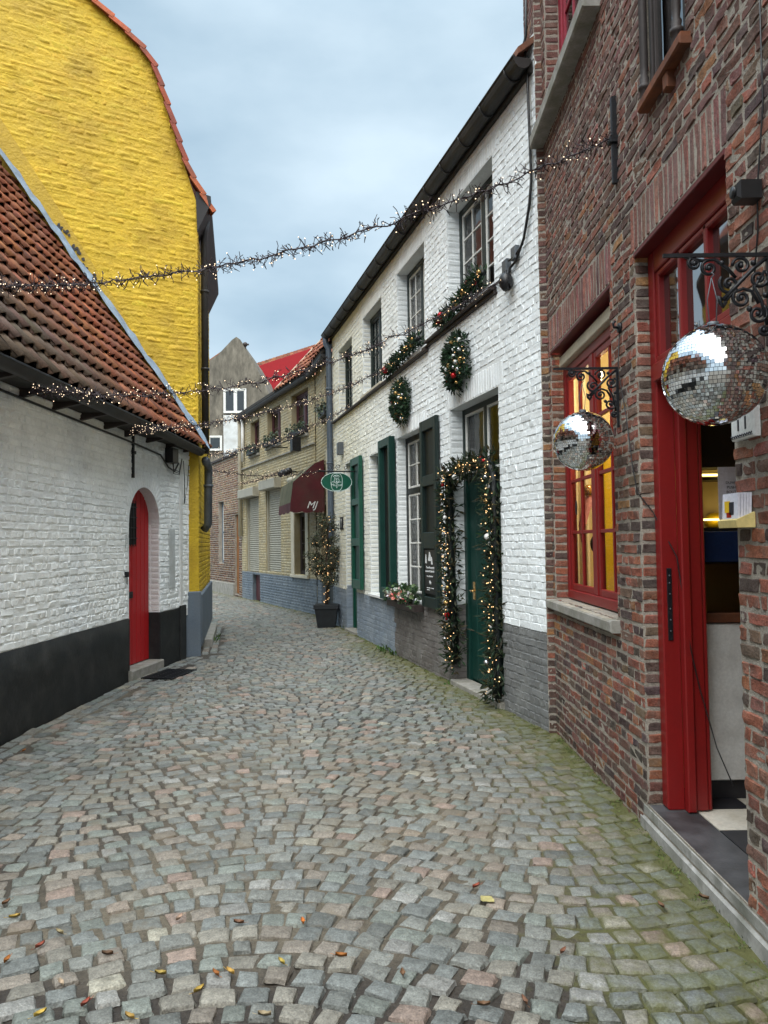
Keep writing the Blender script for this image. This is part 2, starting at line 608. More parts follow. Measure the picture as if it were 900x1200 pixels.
def brickwork(acc, fr, outline, opens, z0, z1, pitch=.065, L=.205, joint=.011, raise_=.006, colf=None, matf=None, e=.008, jit=.003, n=4, rough=.0015, back=-.006, start=0.0, hdr=True, rim=True):
    """bricks laid in courses; outline(z) -> (u0,u1); opens: (u0,u1,z0,z1)"""
    k = 0
    z = z0
    while z + pitch * .6 < z1:
        zc = z + pitch / 2
        iv = [outline(zc)] if not isinstance(outline(zc), list) else outline(zc)
        iv = subtract(iv, [(a, b) for a, b, c, d in opens if c < zc < d])
        lo = min([i[0] for i in iv], default=0)
        hi = max([i[1] for i in iv], default=0)
        header = hdr and (k % 2 == 1)
        step = (L + joint) / 2 if header else (L + joint)
        u = math.floor((lo - start) / (L + joint)) * (L + joint) + start - (step * .5 if header else (L * .5 if k % 4 >= 2 else 0)) - step
        wob = RND.gauss(0, .002)
        while u < hi:
            st = step * (1 if RND.random() > .12 else RND.choice((.5, 1.0, 1.0)))
            a, b = u + joint / 2, u + st - joint / 2
            for x, y in iv:
                c, d = max(a, x + .002), min(b, y - .002)
                if d - c > .025:
                    uc = (c + d) / 2
                    col = colf(uc, zc)
                    acc.pillow(fr, c, d, z + joint / 2 + wob, z + pitch - joint / 2 + wob, raise_ * RND.uniform(.6, 1.35), matf(uc, zc) if matf else 0, col, e, jit, back, n, rough, rim)
            u += st
        z += pitch
        k += 1


def wall_sheet(acc, fr, u0, u1, z0, z1, opens, depth, zones, rev=None, off=0.0, top=None):
    """the mortar / paint bed behind the bricks, with its openings and their reveals. zones: (ua,ub,za,zb,mat,col)"""
    us = sorted({u0, u1} | {x for o in opens for x in o[:2] if u0 < x < u1} | {x for q in zones for x in q[:2] if u0 < x < u1})
    zs = sorted({z0, z1} | {x for o in opens for x in o[2:4] if z0 < x < z1} | {x for q in zones for x in q[2:4] if z0 < x < z1})

    def zone(u, z):
        for q in zones:
            if q[0] <= u <= q[1] and q[2] <= z <= q[3]:
                return q[4], q[5]
        return 0, (1, 1, 1)
    for i in range(len(us) - 1):
        for j in range(len(zs) - 1):
            uc, zc = (us[i] + us[i + 1]) / 2, (zs[j] + zs[j + 1]) / 2
            if any(o[0] < uc < o[1] and o[2] < zc < o[3] for o in opens):
                continue
            m, c = zone(uc, zc)
            acc.face([fr.p(us[i], zs[j], off), fr.p(us[i + 1], zs[j], off), fr.p(us[i + 1], zs[j + 1], off), fr.p(us[i], zs[j + 1], off)], m, c)
    for o in opens:
        a, b, c, d = o[:4]
        dp = o[4] if len(o) > 4 else depth
        cuts = sorted({c, d} | {x for q in zones for x in q[2:4] if c < x < d and q[0] <= a <= q[1]})
        for k in range(len(cuts) - 1):
            za, zb = cuts[k], cuts[k + 1]
            for x in (a, b):
                m, cc = zone(x + (-.001 if x == a else .001), (za + zb) / 2)
                acc.face([fr.p(x, za, off), fr.p(x, za, -dp), fr.p(x, zb, -dp), fr.p(x, zb, off)], m, cc)
        for zz in (c, d):
            m, cc = zone((a + b) / 2, zz + (.001 if zz == d else -.001))
            acc.face([fr.p(a, zz, off), fr.p(b, zz, off), fr.p(b, zz, -dp), fr.p(a, zz, -dp)], m, cc)


def room(acc, fr, a, b, c, d, o, deep=.7, mat=0):
    """dark room shell behind an opening"""
    e = .25
    A, B, C_, D = a - e, b + e, c - e, d + e
    q = lambda u, z, oo: fr.p(u, z, oo)
    acc.face([q(A, C_, o - deep), q(B, C_, o - deep), q(B, D, o - deep), q(A, D, o - deep)], mat)
    acc.face([q(A, C_, o), q(A, C_, o - deep), q(A, D, o - deep), q(A, D, o)], mat)
    acc.face([q(B, C_, o), q(B, C_, o - deep), q(B, D, o - deep), q(B, D, o)], mat)
    acc.face([q(A, C_, o), q(B, C_, o), q(B, C_, o - deep), q(A, C_, o - deep)], mat)
    acc.face([q(A, D, o), q(B, D, o), q(B, D, o - deep), q(A, D, o - deep)], mat)


def window(parent, fr, a, b, c, d, inset, mf, mb, fw=.055, mull=(), trans=(), mw=.06, tw=.06, nx=2, nz=(3,), cw=.028, bar=.018, glass='pane_glass', curtain=None, cur_z=(0, 1), label=None, name='window'):
    """frame + casements + glazing bars as one mesh, with pane and curtain children"""
    w = Acc()
    oi = -inset
    w.bbox(fr, a, a + fw, c, d, oi - .07, oi, 0)
    w.bbox(fr, b - fw, b, c, d, oi - .07, oi, 0)
    w.bbox(fr, a + fw, b - fw, d - fw, d, oi - .07, oi - .001, 0)
    w.bbox(fr, a + fw, b - fw, c, c + fw, oi - .07, oi + .004, 0)
    ia, ib, ic, id_ = a + fw, b - fw, c + fw, d - fw
    ucut = [ia] + [x for m in mull for x in (a + (b - a) * m - mw / 2, a + (b - a) * m + mw / 2)] + [ib]
    zcut = [ic] + [x for t in trans for x in (c + (d - c) * t - tw / 2, c + (d - c) * t + tw / 2)] + [id_]
    for m in mull:
        w.bbox(fr, a + (b - a) * m - mw / 2, a + (b - a) * m + mw / 2, ic, id_, oi - .065, oi - .004, 0)
    for t in trans:
        for k in range(0, len(ucut), 2):
            w.bbox(fr, ucut[k], ucut[k + 1], c + (d - c) * t - tw / 2, c + (d - c) * t + tw / 2, oi - .062, oi - .002, 0)
    for i in range(0, len(ucut), 2):
        for r, j in enumerate(range(0, len(zcut), 2)):
            x0, x1, y0, y1 = ucut[i], ucut[i + 1], zcut[j], zcut[j + 1]
            o1 = oi - .012
            w.bbox(fr, x0, x0 + cw, y0, y1, o1 - .035, o1, 1, e=.004)
            w.bbox(fr, x1 - cw, x1, y0, y1, o1 - .035, o1, 1, e=.004)
            w.bbox(fr, x0 + cw, x1 - cw, y0, y0 + cw, o1 - .035, o1 - .001, 1, e=.004)
            w.bbox(fr, x0 + cw, x1 - cw, y1 - cw, y1, o1 - .035, o1 - .001, 1, e=.004)
            nzz = nz[min(r, len(nz) - 1)]
            for k in range(1, nx):
                xc = x0 + cw + (x1 - x0 - 2 * cw) * k / nx
                w.bbox(fr, xc - bar / 2, xc + bar / 2, y0 + cw, y1 - cw, o1 - .03, o1 - .004, 1, e=.003)
            for k in range(1, nzz):
                yc = y0 + cw + (y1 - y0 - 2 * cw) * k / nzz
                w.bbox(fr, x0 + cw, x1 - cw, yc - bar / 2, yc + bar / 2, o1 - .029, o1 - .006, 1, e=.003)
    wo = w.build(name, [mf, mb], parent)
    if label:
        wo['label'] = label
    g = Acc()
    q = [fr.p(ia, ic, oi - .03), fr.p(ib, ic, oi - .03), fr.p(ib, id_, oi - .03), fr.p(ia, id_, oi - .03)]
    g.face(q if fr.d.cross(fr.z).dot(fr.o) > 0 else q[::-1])
    g.build('pane', glass, wo)
    if curtain:
        cu = Acc()
        n = 48
        za, zb = ic + (id_ - ic) * cur_z[0], ic + (id_ - ic) * cur_z[1]
        pts = []
        for k in range(n + 1):
            u = ia + (ib - ia) * k / n
            o = oi - .12 + .018 * math.sin(k * 1.3) + .01 * math.sin(k * .47)
            pts += [fr.p(u, za, o), fr.p(u, zb, o)]
        cu.add(pts, [(2 * k, 2 * k + 2, 2 * k + 3, 2 * k + 1) for k in range(n)], 0, (1, 1, 1), True)
        cu.build('curtain', curtain, wo)
    return wo


def pipe(parent, name, pts, r, mat, clips=(), n=10):
    a = Acc()
    a.tube(pts, r, n)
    for q in clips:
        q = Vector(q)
        a.tube([q - V(0, 0, .018), q + V(0, 0, .018)], r * 1.22, n)
    return a.build(name, mat, parent)

# ------------------------------------------------------------------ ground and street
def plin(tab, x):
    for (a, b), (c, d) in zip(tab, tab[1:]):
        if x <= c:
            return b + (d - b) * (x - a) / (c - a)
    return tab[-1][1]


LEFT = [(-6, -3.54), (5, -3.2), (9.2, -3.072), (11.1, -2.84), (11.25, -2.72), (15.3, -3.5), (19, -6.2), (25, -11), (34, -18)]
RIGHT = [(-6, 1.43), (6.45, 1.43), (6.5, 1.385), (17.35, -1.54), (23.447, -4.345), (34, -9.5)]
g = Acc()
g.face([V(-300, -300, -.09), V(300, -300, -.09), V(300, 300, -.09), V(-300, 300, -.09)])
go = g.build('ground', 'dirt')
go['kind'] = 'structure'


def und(x, y):
    return .014 * mnoise.noise(V(x * .55, y * .5, 3.1)) + .006 * mnoise.noise(V(x * 1.7, y * 1.7, 8.2))


def moss_at(x, y):
    d = plin(RIGHT, y) - x
    m = max(0, 1 - d / 1.25) * (.68 if 1.6 < y < 12.5 else .5)
    m = max(m, .58 * math.exp(-((x - 1.0) / .5) ** 2 - ((y - 3.0) / 1.0) ** 2))
    if d < .12:
        m = max(m, .6)
    return m


def sand_at(x, y):
    s = .34 + .16 * math.exp(-((y - 5.0) / 1.7) ** 2) * (1 if x > -2.2 else .4)
    if y < 3.15:
        s -= .12
    if x - plin(LEFT, y) < .8:
        s -= .12
    return s


def build_street():
    """one mesh: the joint bed plus every sett as a rounded, crooked stone"""
    r = random.Random(21)
    V_, F, C, MO, SA, FL = [], [], [], [], [], []
    # joint bed
    ys = list(np.arange(-1.0, 9.0, .05)) + list(np.arange(9.0, 32, .16))
    nx = 96
    for y in ys:
        xl, xr = plin(LEFT, y) - .1, plin(RIGHT, y) + .1
        for i in range(nx + 1):
            x = xl + (xr - xl) * i / nx
            near = max(0, min(1, (3.2 - y) / .35 + .5 * mnoise.noise(V(x * 1.5, y, 2))))
            lg = max(0, 1 - abs(x - plin(LEFT, y) - .38) / .12)
            z = und(x, y) - .011 - .008 * near - .006 * lg + .009 * mnoise.noise(V(x * 9, y * 9, 1)) + .004 * mnoise.noise(V(x * 31, y * 31, 5))
            V_.append((x, y, z))
            k = max(near, lg * .8, .75 if y > 9.5 else 0, min(1, max(0, .45 + 1.6 * mnoise.noise(V(x * .8, y * .45, 4)))))
            a, b = (.105, .088, .062), (.034, .027, .021)
            t = 1 + .25 * mnoise.noise(V(x * 6, y * 6, 9))
            C.append(tuple((a[q] * (1 - k) + b[q] * k) * t for q in range(3)))
            MO.append(moss_at(x, y) + .09)
            SA.append(.1)
    w = nx + 1
    for j in range(len(ys) - 1):
        for i in range(nx):
            F.append((j * w + i, j * w + i + 1, (j + 1) * w + i + 1, (j + 1) * w + i))
    pal = [((.135, .158, .165), 24), ((.17, .185, .18), 22), ((.2, .19, .165), 20), ((.085, .1, .105), 8), ((.27, .19, .16), 4), ((.30, .285, .23), 1.5),
           ((.145, .175, .165), 18), ((.2, .17, .145), 9), ((.25, .2, .165), 4), ((.25, .255, .25), 6)]
    tot = sum(p[1] for p in pal)

    def pick():
        q = r.random() * tot
        for c, w_ in pal:
            q -= w_
            if q <= 0:
                k = r.uniform(.82, 1.18)
                return tuple((x * .66 + y * .34) * k * .95 for x, y in zip(c, (.192, .182, .143)))
        return pal[0][0]

    def sett(cx, cy, w_, h_, ang, n):
        ca, sa = math.cos(ang), math.sin(ang)
        base = und(cx, cy) + r.gauss(0, .0035)
        tx, ty = r.gauss(0, .03), r.gauss(0, .03)
        jc = [(r.gauss(0, .0055), r.gauss(0, .005)) for _ in range(4)]
        e = r.uniform(.012, .02)
        ts = [0, .09, .5, .91, 1] if n == 5 else [0, .12, .88, 1]
        if n == 7:
            ts = [0, .05, .14, .5, .86, .95, 1]
        col = pick()
        mo, sd = moss_at(cx, cy), sand_at(cx, cy) + r.gauss(0, .05)
        b0 = len(V_)
        m = len(ts)
        ph = r.random() * 50
        for b, tv in enumerate(ts):
            for a, tu in enumerate(ts):
                dx = (jc[0][0] * (1 - tu) + jc[1][0] * tu) * (1 - tv) + (jc[2][0] * (1 - tu) + jc[3][0] * tu) * tv
                dy = (jc[0][1] * (1 - tu) + jc[1][1] * tu) * (1 - tv) + (jc[2][1] * (1 - tu) + jc[3][1] * tu) * tv
                edge = a in (0, m - 1) or b in (0, m - 1)
                r2 = a in (1, m - 2) or b in (1, m - 2)
                x = (tu - .5) * w_ + dx
                y = (tv - .5) * h_ + dy
                if edge:
                    x += r.gauss(0, .0035)
                    y += r.gauss(0, .0035)
                # pull corners in
                if (a in (0, m - 1)) and (b in (0, m - 1)):
                    x *= .93
                    y *= .93
                z = base + tx * x + ty * y + .006 * mnoise.noise(V(x * 26 + ph, y * 26, ph)) + .002 * mnoise.noise(V(x * 70 + ph, y * 70, ph))
                if edge:
                    z -= .022
                elif r2 and n == 7:
                    z -= .006
                wx, wy = cx + x * ca - y * sa, cy + x * sa + y * ca
                V_.append((wx, wy, z))
                C.append(col)
                MO.append(mo + (.06 if edge else 0 if r2 else -.09))
                SA.append(sd + (.12 if edge else .02 if r2 else -.04))
        for b in range(m - 1):
            for a in range(m - 1):
                F.append((b0 + b * m + a, b0 + b * m + a + 1, b0 + (b + 1) * m + a + 1, b0 + (b + 1) * m + a))
                if a in (0, m - 2) or b in (0, m - 2):
                    FL.append(len(F) - 1)

    # gutter rows along the left walls
    for off, wd in ((.06, .12), (.185, .12)):
        y = -1.0
        while y < 15:
            ln = r.uniform(.15, .24)
            yc = y + ln / 2
            x = plin(LEFT, yc) + off + .02
            x2 = plin(LEFT, yc + .1) + off + .02
            if not (11.05 < yc < 11.4):
                sett(x, yc, wd - .012, ln - .014, math.atan2(-(x2 - x), .1), 5)
            y += ln
    # rows across the lane, laid in shallow segmental arcs
    pitch = .104

    def arc(x, y):
        return .21 * math.cos(2 * math.pi * (x + .45 + .12 * y * .3) / 2.9) + .05 * math.sin(x * 1.3 + y * .4)
    k = -8
    yrow = -1.0
    while yrow < 29:
        ph = pitch * r.uniform(.92, 1.1)
        jt = .015 if yrow < 2.95 else .004
        x = plin(LEFT, yrow) + r.uniform(-.1, .05)
        xr_ = plin(RIGHT, yrow) + .2
        while x < xr_:
            w_ = r.uniform(.088, .148) if yrow < 12 else r.uniform(.12, .19)
            xc = x + w_ / 2
            yc = yrow + arc(xc, yrow)
            d = (arc(xc + .05, yrow) - arc(xc - .05, yrow)) / .1
            lx = plin(LEFT, yc) + (.27 if yc < 15 else .04)
            if xc - w_ * .4 > lx and xc + w_ * .3 < plin(RIGHT, yc):
                n = 7 if yc < 5.5 else (5 if yc < 10 else 4)
                sett(xc, yc, w_ - jt, ph - jt, math.atan(d) + r.gauss(0, .025), n)
            x += w_
        yrow += ph
    me = bpy.data.meshes.new('cobbled_street')
    me.from_pydata(V_, [], F)
    me.materials.append(MATS['sett_stone'])
    sm = np.ones(len(F), dtype=bool)
    sm[FL] = False
    me.polygons.foreach_set('use_smooth', sm)
    sharpen(me, sm)
    a = me.attributes.new('Col', 'FLOAT_COLOR', 'POINT')
    c = np.ones((len(V_), 4), dtype=np.float32)
    c[:, :3] = np.array(C, dtype=np.float32)
    a.data.foreach_set('color', c.ravel())
    for nm, arr in (('Moss', MO), ('Sand', SA)):
        a = me.attributes.new(nm, 'FLOAT', 'POINT')
        a.data.foreach_set('value', np.array(arr, dtype=np.float32))
    o = bpy.data.objects.new('cobbled_street', me)
    COL.objects.link(o)
    o['kind'] = 'structure'


build_street()

# ------------------------------------------------------------------ brick house on the right
BR = Fr((1.43, 0), (1.43, 10))
brick_house = thing('brick_house', 'weathered dark red brick house with red shop door and red window on the near right', 'house', (1.43, 4, 0))
H1 = brick_house
DOOR = (3.11, 4.28, .14, 3.215)
LOWW = (4.74, 6.46, 1.11, 3.2)
UPW = (4.80, 6.40, 5.12, 6.9)
DARKW = (3.47, 3.97, 3.91, 5.6)
OPEN1 = [DOOR, LOWW, UPW, DARKW]


def red_col(u, z):
    q = RND.random()
    hi = min(1, max(0, (z - 3.2) / 1.5))
    low = max(0, 1 - z / .7) if u > 4.2 else 0
    # new, redder bricks round the openings
    near = min(abs(u - 4.4), abs(u - 3.0), abs(u - 4.65)) < .2 and z < 3.2
    if q < (.58 if near else .24) * (1 - low * .7):
        c = (.26, .078, .042)
    elif q < .40:
        c = (.175, .066, .048)
    elif q < .68:
        c = (.135, .066, .05)
    elif q < .88:
        c = (.08, .052, .045)
    elif q < .95:
        c = (.155, .09, .055)
    else:
        c = (.29, .12, .032)
    if hi > 0:
        c = tuple(a * (1 - hi * .55) + b * hi * .55 for a, b in zip(c, (.19, .085, .07)))
    k = 1 - .35 * low
    g_ = sum(c) / 3
    return vary(tuple((x * .8 + g_ * .2) * k * 1.02 for x in c), .13, .05)


w = Acc()
lean = lambda z: 6.92 + max(0, z) * .055
wall_sheet(w, BR, -3, 7.31, -.09, 9.0, OPEN1 + [], .175, [(-3, 8, -.1, 9.1, 0, (1, 1, 1))])
# return faces so that the house has thickness
w.face([BR.p(7.31, -.1), BR.p(7.31, -.1, -5), BR.p(7.31, 9.0, -5), BR.p(7.31, 9.0)], 0)
w.face([BR.p(-3, -.1), BR.p(-3, -.1, -5), BR.p(-3, 9.0, -5), BR.p(-3, 9.0)], 0)
SOLD = [(4.70, 6.50, 3.2, 3.47), (3.08, 4.30, 3.215, 3.475)]
cutsN = OPEN1 + SOLD + [(2.55, 4.36, -.1, .145)]
brickwork(w, BR, lambda z: (.8, 7.3), cutsN, -.06, 5.6, .0655, .205, .0125, .0044, red_col, lambda u, z: 1, e=.005, jit=.0046, n=6, rough=.003, back=-.0045)
brickwork(w, BR, lambda z: (3.2, 7.3), OPEN1, 5.6, 7.6, .0655, .205, .0125, .0044, red_col, lambda u, z: 1, e=.006, jit=.004, back=-.0035)
brickwork(w, BR, lambda z: (-3.0, .78), [], -.06, 4.5, .0655, .205, .0125, .0044, red_col, lambda u, z: 1, e=.006, jit=.004, back=-.0035)
for a, b, c, d in SOLD:                                    # soldier courses over the openings
    u = a
    while u < b - .03:
        q = RND.random()
        w.pillow(BR, u + .009, u + .056, c + .006, d - .008, .0035, 1, vary((.235, .105, .085) if q < .6 else (.18, .095, .085), .14), .005, .003, -.003, 6, .0025)
        u += .0655
for (a, b, c, d) in (LOWW, DOOR, UPW):                     # far jambs of the openings, brick by brick
    J = BR.sub(b, 0, (0, -1), (-1, 0))
    z = c
    while z < d - .03:
        w.pillow(J, .004, .118 if a != UPW[0] else .118, z + .006, z + .06, .005, 1, red_col(4.4, z), .007, .004, -.004, 6, .0025)
        z += .0655
    J2 = BR.sub(a, 0, (0, -1), (1, 0))
    z = c
    while z < d - .03:
        w.pillow(J2, .004, .118, z + .006, z + .06, .005, 1, red_col(4.4, z), .007, .004, -.004, 6, .0025)
        z += .0655
RT = Fr((1.366, 6.545), (1.44, 6.535), -1)              # narrow return against the white house
z = -.06
w.face([RT.p(0, -.1), RT.p(.075, -.1), RT.p(.075, 7), RT.p(0, 7)], 0)
while z < 6.9:
    w.pillow(RT, .002, .07, z + .006, z + .06, .004, 1, red_col(5.5, z), .006, .003, -.0035, 6, .0025)
    z += .0655
w.build('wall', ['mortar', 'raw_brick'], H1)
rf = Acc()
rf.face([BR.p(-3, 9, .2), BR.p(7.31, 9, .2), BR.p(7.31, 12, -4), BR.p(-3, 12, -4)], 0, (.2, .08, .05))
rf.build('roof', 'roof_tile', H1)

# room behind the shop front
rm = Acc()
A0, A1 = -.165, -3.2
for q in ([(.8, .16), (7.1, .16), (7.1, 3.7), (.8, 3.7)],):
    rm.face([BR.p(u, z, A1) for u, z in q])
for u in (.8, 7.1):
    rm.face([BR.p(u, .16, A0), BR.p(u, .16, A1), BR.p(u, 3.7, A1), BR.p(u, 3.7, A0)])
rm.face([BR.p(.8, 3.7, A0), BR.p(7.1, 3.7, A0), BR.p(7.1, 3.7, A1), BR.p(.8, 3.7, A1)])
rm.face([BR.p(4.5, .16, A0), BR.p(4.5, .16, -1.6), BR.p(4.5, 3.7, -1.6), BR.p(4.5, 3.7, A0)])
rm.build('interior_wall', 'room_warm', H1)
rm2 = Acc()
for o in (UPW, DARKW):
    room(rm2, BR, *o, -.2, .8)
rm2.build('upstairs_room', 'room_dark', H1)

# shop floor of black and white tiles
fl = Acc()
fl.face([BR.p(.8, .12, -.1), BR.p(7.1, .12, -.1), BR.p(7.1, .12, -3.2), BR.p(.8, .12, -3.2)], 0)
T = .3
for i in range(-2, 12):
    for j in range(0, 8):
        u0, o0 = 1.8 + i * T, -.225 - j * T
        if 1.2 < u0 < 4.3:
            c = (i + j) % 2
            fl.bbox(BR, u0 + .0015, u0 + T - .0015, .125, .139, o0, o0 + 0, c) if False else fl.box(BR, u0 + .0015, u0 + T - .0015, .121, .140 + .0006 * ((i * 7 + j) % 3), o0 - T + .0015, o0 - .0015, c)
fl.build('tiled_floor', ['tile_black', 'tile_white'], H1)
# doorstep
st = Acc()
st.bbox(BR, 2.3, 4.40, -.09, .062, -.3, .012, 0, e=.012)
st.bbox(BR, 2.3, 4.36, .066, .136, -.22, .004, 0, e=.012)
sto = st.build('doorstep', ['step_stone'], H1)
sl = Acc()
sl.bbox(BR, 2.32, 4.335, .1365, .1405, -.22, -.004, 0, e=.002)
sl.build('slab', 'bluestone_slab', sto)

# red door case with transom light, open leaf
dc = Acc()
I = -.075
dc.bbox(BR, 4.19, 4.272, .145, 3.21, I - .09, I, 0)
dc.bbox(BR, 3.115, 3.2, .145, 3.21, I - .09, I, 0)
dc.bbox(BR, 3.2, 4.19, 3.07, 3.21, I - .09, I - .001, 0)
dc.bbox(BR, 3.2, 4.19, 2.46, 2.56, I - .1, I + .015, 0)
dc.bbox(BR, 3.2, 4.19, 2.565, 2.60, I - .085, I - .004, 0)
for u in (3.54, 3.86):
    dc.bbox(BR, u - .018, u + .018, 2.6, 3.07, I - .07, I - .012, 0)
dc.bbox(BR, 4.15, 4.188, 2.6, 3.07, I - .07, I - .012, 0)
dc.bbox(BR, 3.202, 3.24, 2.6, 3.07, I - .07, I - .012, 0)
dc.bbox(BR, 3.24, 4.15, 3.04, 3.068, I - .07, I - .012, 0)
dfo = dc.build('door_frame', 'red_paint', H1)
hd = Acc()
hd.bbox(BR, 3.115, 4.275, 3.185, 3.2125, -.074, .004, 0, e=.004)
hd.build('lintel_board', 'dark_red_paint', H1)
g = Acc()
g.face([BR.p(3.2, 3.08, I - .045), BR.p(4.19, 3.08, I - .045), BR.p(4.19, 2.58, I - .045), BR.p(3.2, 2.58, I - .045)])
g.build('transom_pane', 'pane_mirror', dfo)
JB = BR.sub(4.165, -.165, (0, -1), (-1, 0))     # faces the camera, along = into the house
lf = Acc()
lf.bbox(JB, .0, .045, .145, 2.46, -.02, .035, 0)
lf.bbox(JB, .05, .115, .148, 2.45, -.03, .012, 0)
lf.bbox(JB, .117, .138, .148, 2.45, -.03, .004, 0)
lfo = lf.build('door', 'red_paint', H1)
lk = Acc()
KP = BR.sub(4.189, -.10, (0, -1), (-1, 0))
lk.bbox(KP, .002, .028, 1.05, 1.44, 0, .006, 0, e=.002)
for z in (1.1, 1.16, 1.22, 1.3, 1.36, 1.4):
    lk.octa(KP.p(.015, z, .007), .006, 1)
lk.build('lock_plate', ['black_iron', 'zinc'], dfo)

# lower red window
lw = window(H1, BR, LOWW[0] + .01, LOWW[1] - .012, 1.12, 3.04, .10, 'red_paint', 'red_paint', fw=.075, mull=(.5,), mw=.09, nx=2, nz=(4,), cw=.05, bar=.026, curtain=None, glass='pane_clear')
ss = Acc()
ss.bbox(BR, 4.69, 6.60, 1.03, 1.105, -.12, .065, 0, e=.01)
ss.build('sill', 'stone_sill', lw)
bl = Acc()
bl.bbox(BR, 4.78, 6.40, 3.045, 3.13, -.12, -.06, 0)
bl.build('blind_box', 'cream_paint', lw)
lt = Acc()
lt.bbox(BR, 4.745, 6.455, 3.172, 3.1975, -.098, .004, 0, e=.004)
lt.bbox(BR, 4.75, 6.45, 3.13, 3.195, -.12, -.1, 0)
lt.build('lintel_board', 'dark_red_paint', lw)
# upper crimson window
uw = window(H1, BR, UPW[0], UPW[1], UPW[2], UPW[3], .12, 'crimson_paint', 'crimson_paint', fw=.1, mull=(.5,), mw=.12, nx=2, nz=(4,), cw=.06, bar=.03, curtain='curtain_grey', glass='pane_dark')
ss = Acc()
ss.bbox(BR, 4.76, 6.55, 5.0, 5.11, -.12, .12, 0, e=.012)
ss.build('sill', 'stone_sill', uw)
# small dark wooden window with turned columns
dw = window(H1, BR, DARKW[0] + .01, DARKW[1] - .01, DARKW[2], DARKW[3], .005, 'dark_wood', 'dark_wood', fw=.035, nx=1, nz=(1,), cw=.018, glass='pane_mirror')
ss = Acc()
ss.bbox(BR, 3.40, 3.98, 3.85, 3.905, -.1, .06, 0, e=.008)
ss.bbox(BR, 3.6, 3.66, 3.77, 3.85, 0, .045, 0)
ss.build('sill', 'rust_wood', dw)
for u in (3.50, 3.945):
    cl = Acc()
    prof = [(.0, .036), (.05, .036), (.055, .045), (.075, .045), (.08, .028), (.11, .036), (.13, .024), (.17, .031), (1.3, .03), (1.34, .044), (1.6, .044)]
    pts, fc = [], []
    for h, r_ in prof:
        pts += [BR.p(u, 3.905 + h, .03) + V(math.cos(k * math.pi / 5) * r_ * .72, math.sin(k * math.pi / 5) * r_ * .72, 0) for k in range(10)]
    for j in range(len(prof) - 1):
        for k in range(10):
            fc.append((j * 10 + k, j * 10 + (k + 1) % 10, (j + 1) * 10 + (k + 1) % 10, (j + 1) * 10 + k))
    cl.add(pts, fc, 0, (1, 1, 1), True)
    cl.build('column', 'dark_wood', dw)
# iron wall ties
for (u, za, zb) in ((4.52, 3.73, 4.26), (6.82, 3.72, 4.28)):
    a = Acc()
    a.bbox(BR, u - .014, u + .014, za, zb, 0, .035, 0, e=.006)
    a.bbox(BR, u - .028, u + .028, (za + zb) / 2 - .02, (za + zb) / 2 + .02, 0, .05, 0)
    a.build('wall_tie', 'black_iron', H1)
# wall cables
pipe(H1, 'cable', [BR.p(2.765, 3.9, .012), BR.p(2.77, 3.2, .012), BR.p(2.83, 2.9, .014), BR.p(2.84, 2.75, .012), BR.p(2.9, 2.5, .012)], .0035, 'black_plastic', n=5)
pipe(H1, 'cable', [BR.p(4.53, 2.87, .012), BR.p(4.55, 2.62, .02), BR.p(4.42, 2.3, .02), BR.p(4.33, 2.0, .02), BR.p(4.285, 1.86, .012), BR.p(4.255, 1.75, -.06), BR.p(4.16, 1.5, -.15), BR.p(4.13, 1.0, -.2), BR.p(4.13, .8, -.24), BR.p(4.11, .62, -.28), BR.p(4.08, .5, -.3), BR.p(3.9, .36, -.3)], .0035, 'black_plastic', n=5)

# display cabinet inside the door
CB = Fr((1.70, 4.335), (4.2, 4.335), -1)
cb = thing('display_cabinet', 'tall shop display cabinet with white base and lit yellow shelves inside the red doorway', 'cabinet', (2.2, 4.5, .14))
a = Acc()
a.bbox(CB, .07, 1.6, .25, 1.12, -.5, 0, 0)
a.build('base_panel', 'white_panel', cb)
a = Acc()
a.box(CB, .08, 1.59, .141, .248, -.5, -.03, 0)
a.build('plinth', 'tile_black', cb)
a = Acc()
a.bbox(CB, .06, 1.62, 1.125, 1.18, -.5, .015, 0)
a.build('rail', 'rust_wood', cb)
a = Acc()
a.bbox(CB, .07, 1.6, 1.182, 1.46, -.5, -.004, 0)
a.build('dark_glass', 'pane_dark', cb)
a = Acc()
a.bbox(CB, .07, 1.6, 1.463, 1.64, -.5, 0, 0)
a.build('blue_panel', 'blue_panel', cb)
a = Acc()
a.box(CB, .08, 1.6, 1.182, 2.28, -.51, -.5, 0)
a.box(CB, .08, 1.6, 1.643, 1.66, -.5, -.02, 0)
a.box(CB, .08, 1.6, 1.93, 1.945, -.5, -.02, 0)
a.box(CB, .08, 1.6, 2.0, 2.29, -.5, -.01, 0)
a.build('shelf_case', 'black_plastic', cb)
a = Acc()
for z in (1.70, 1.955):
    a.bbox(CB, .08, 1.6, z, z + .011, -.06, -.03, 0)
a.build('shelf_light', 'led_strip', cb)
for u, r_ in ((.22, .06), (.4, .05), (.62, .055)):
    a = Acc()
    a.ball(CB.p(u, 1.70, -.12), r_, 0, nu=10, nv=8, sz=.8)
    a.build('pastry', 'yellow_board', cb)
nb = Acc()
nb.bbox(CB, .185, .40, 1.70, 2.0, .012, .016, 0, e=.001)
no = thing('paper_notice', 'white paper notice with short lines of print taped to the shop cabinet', 'notice', CB.p(.29, 1.7, .014))
nb.build('sheet', 'paper', no)
tx = Acc()
for k, s in enumerate(('DUWE', 'PUSH', 'BOUT', 'SELL')):
    put_text(tx, s, .021, CB.p(.258, 1.91 - k * .026, .0175), CB.d, CB.z, 0, .0005)
tx.build('lettering', 'ink', no)
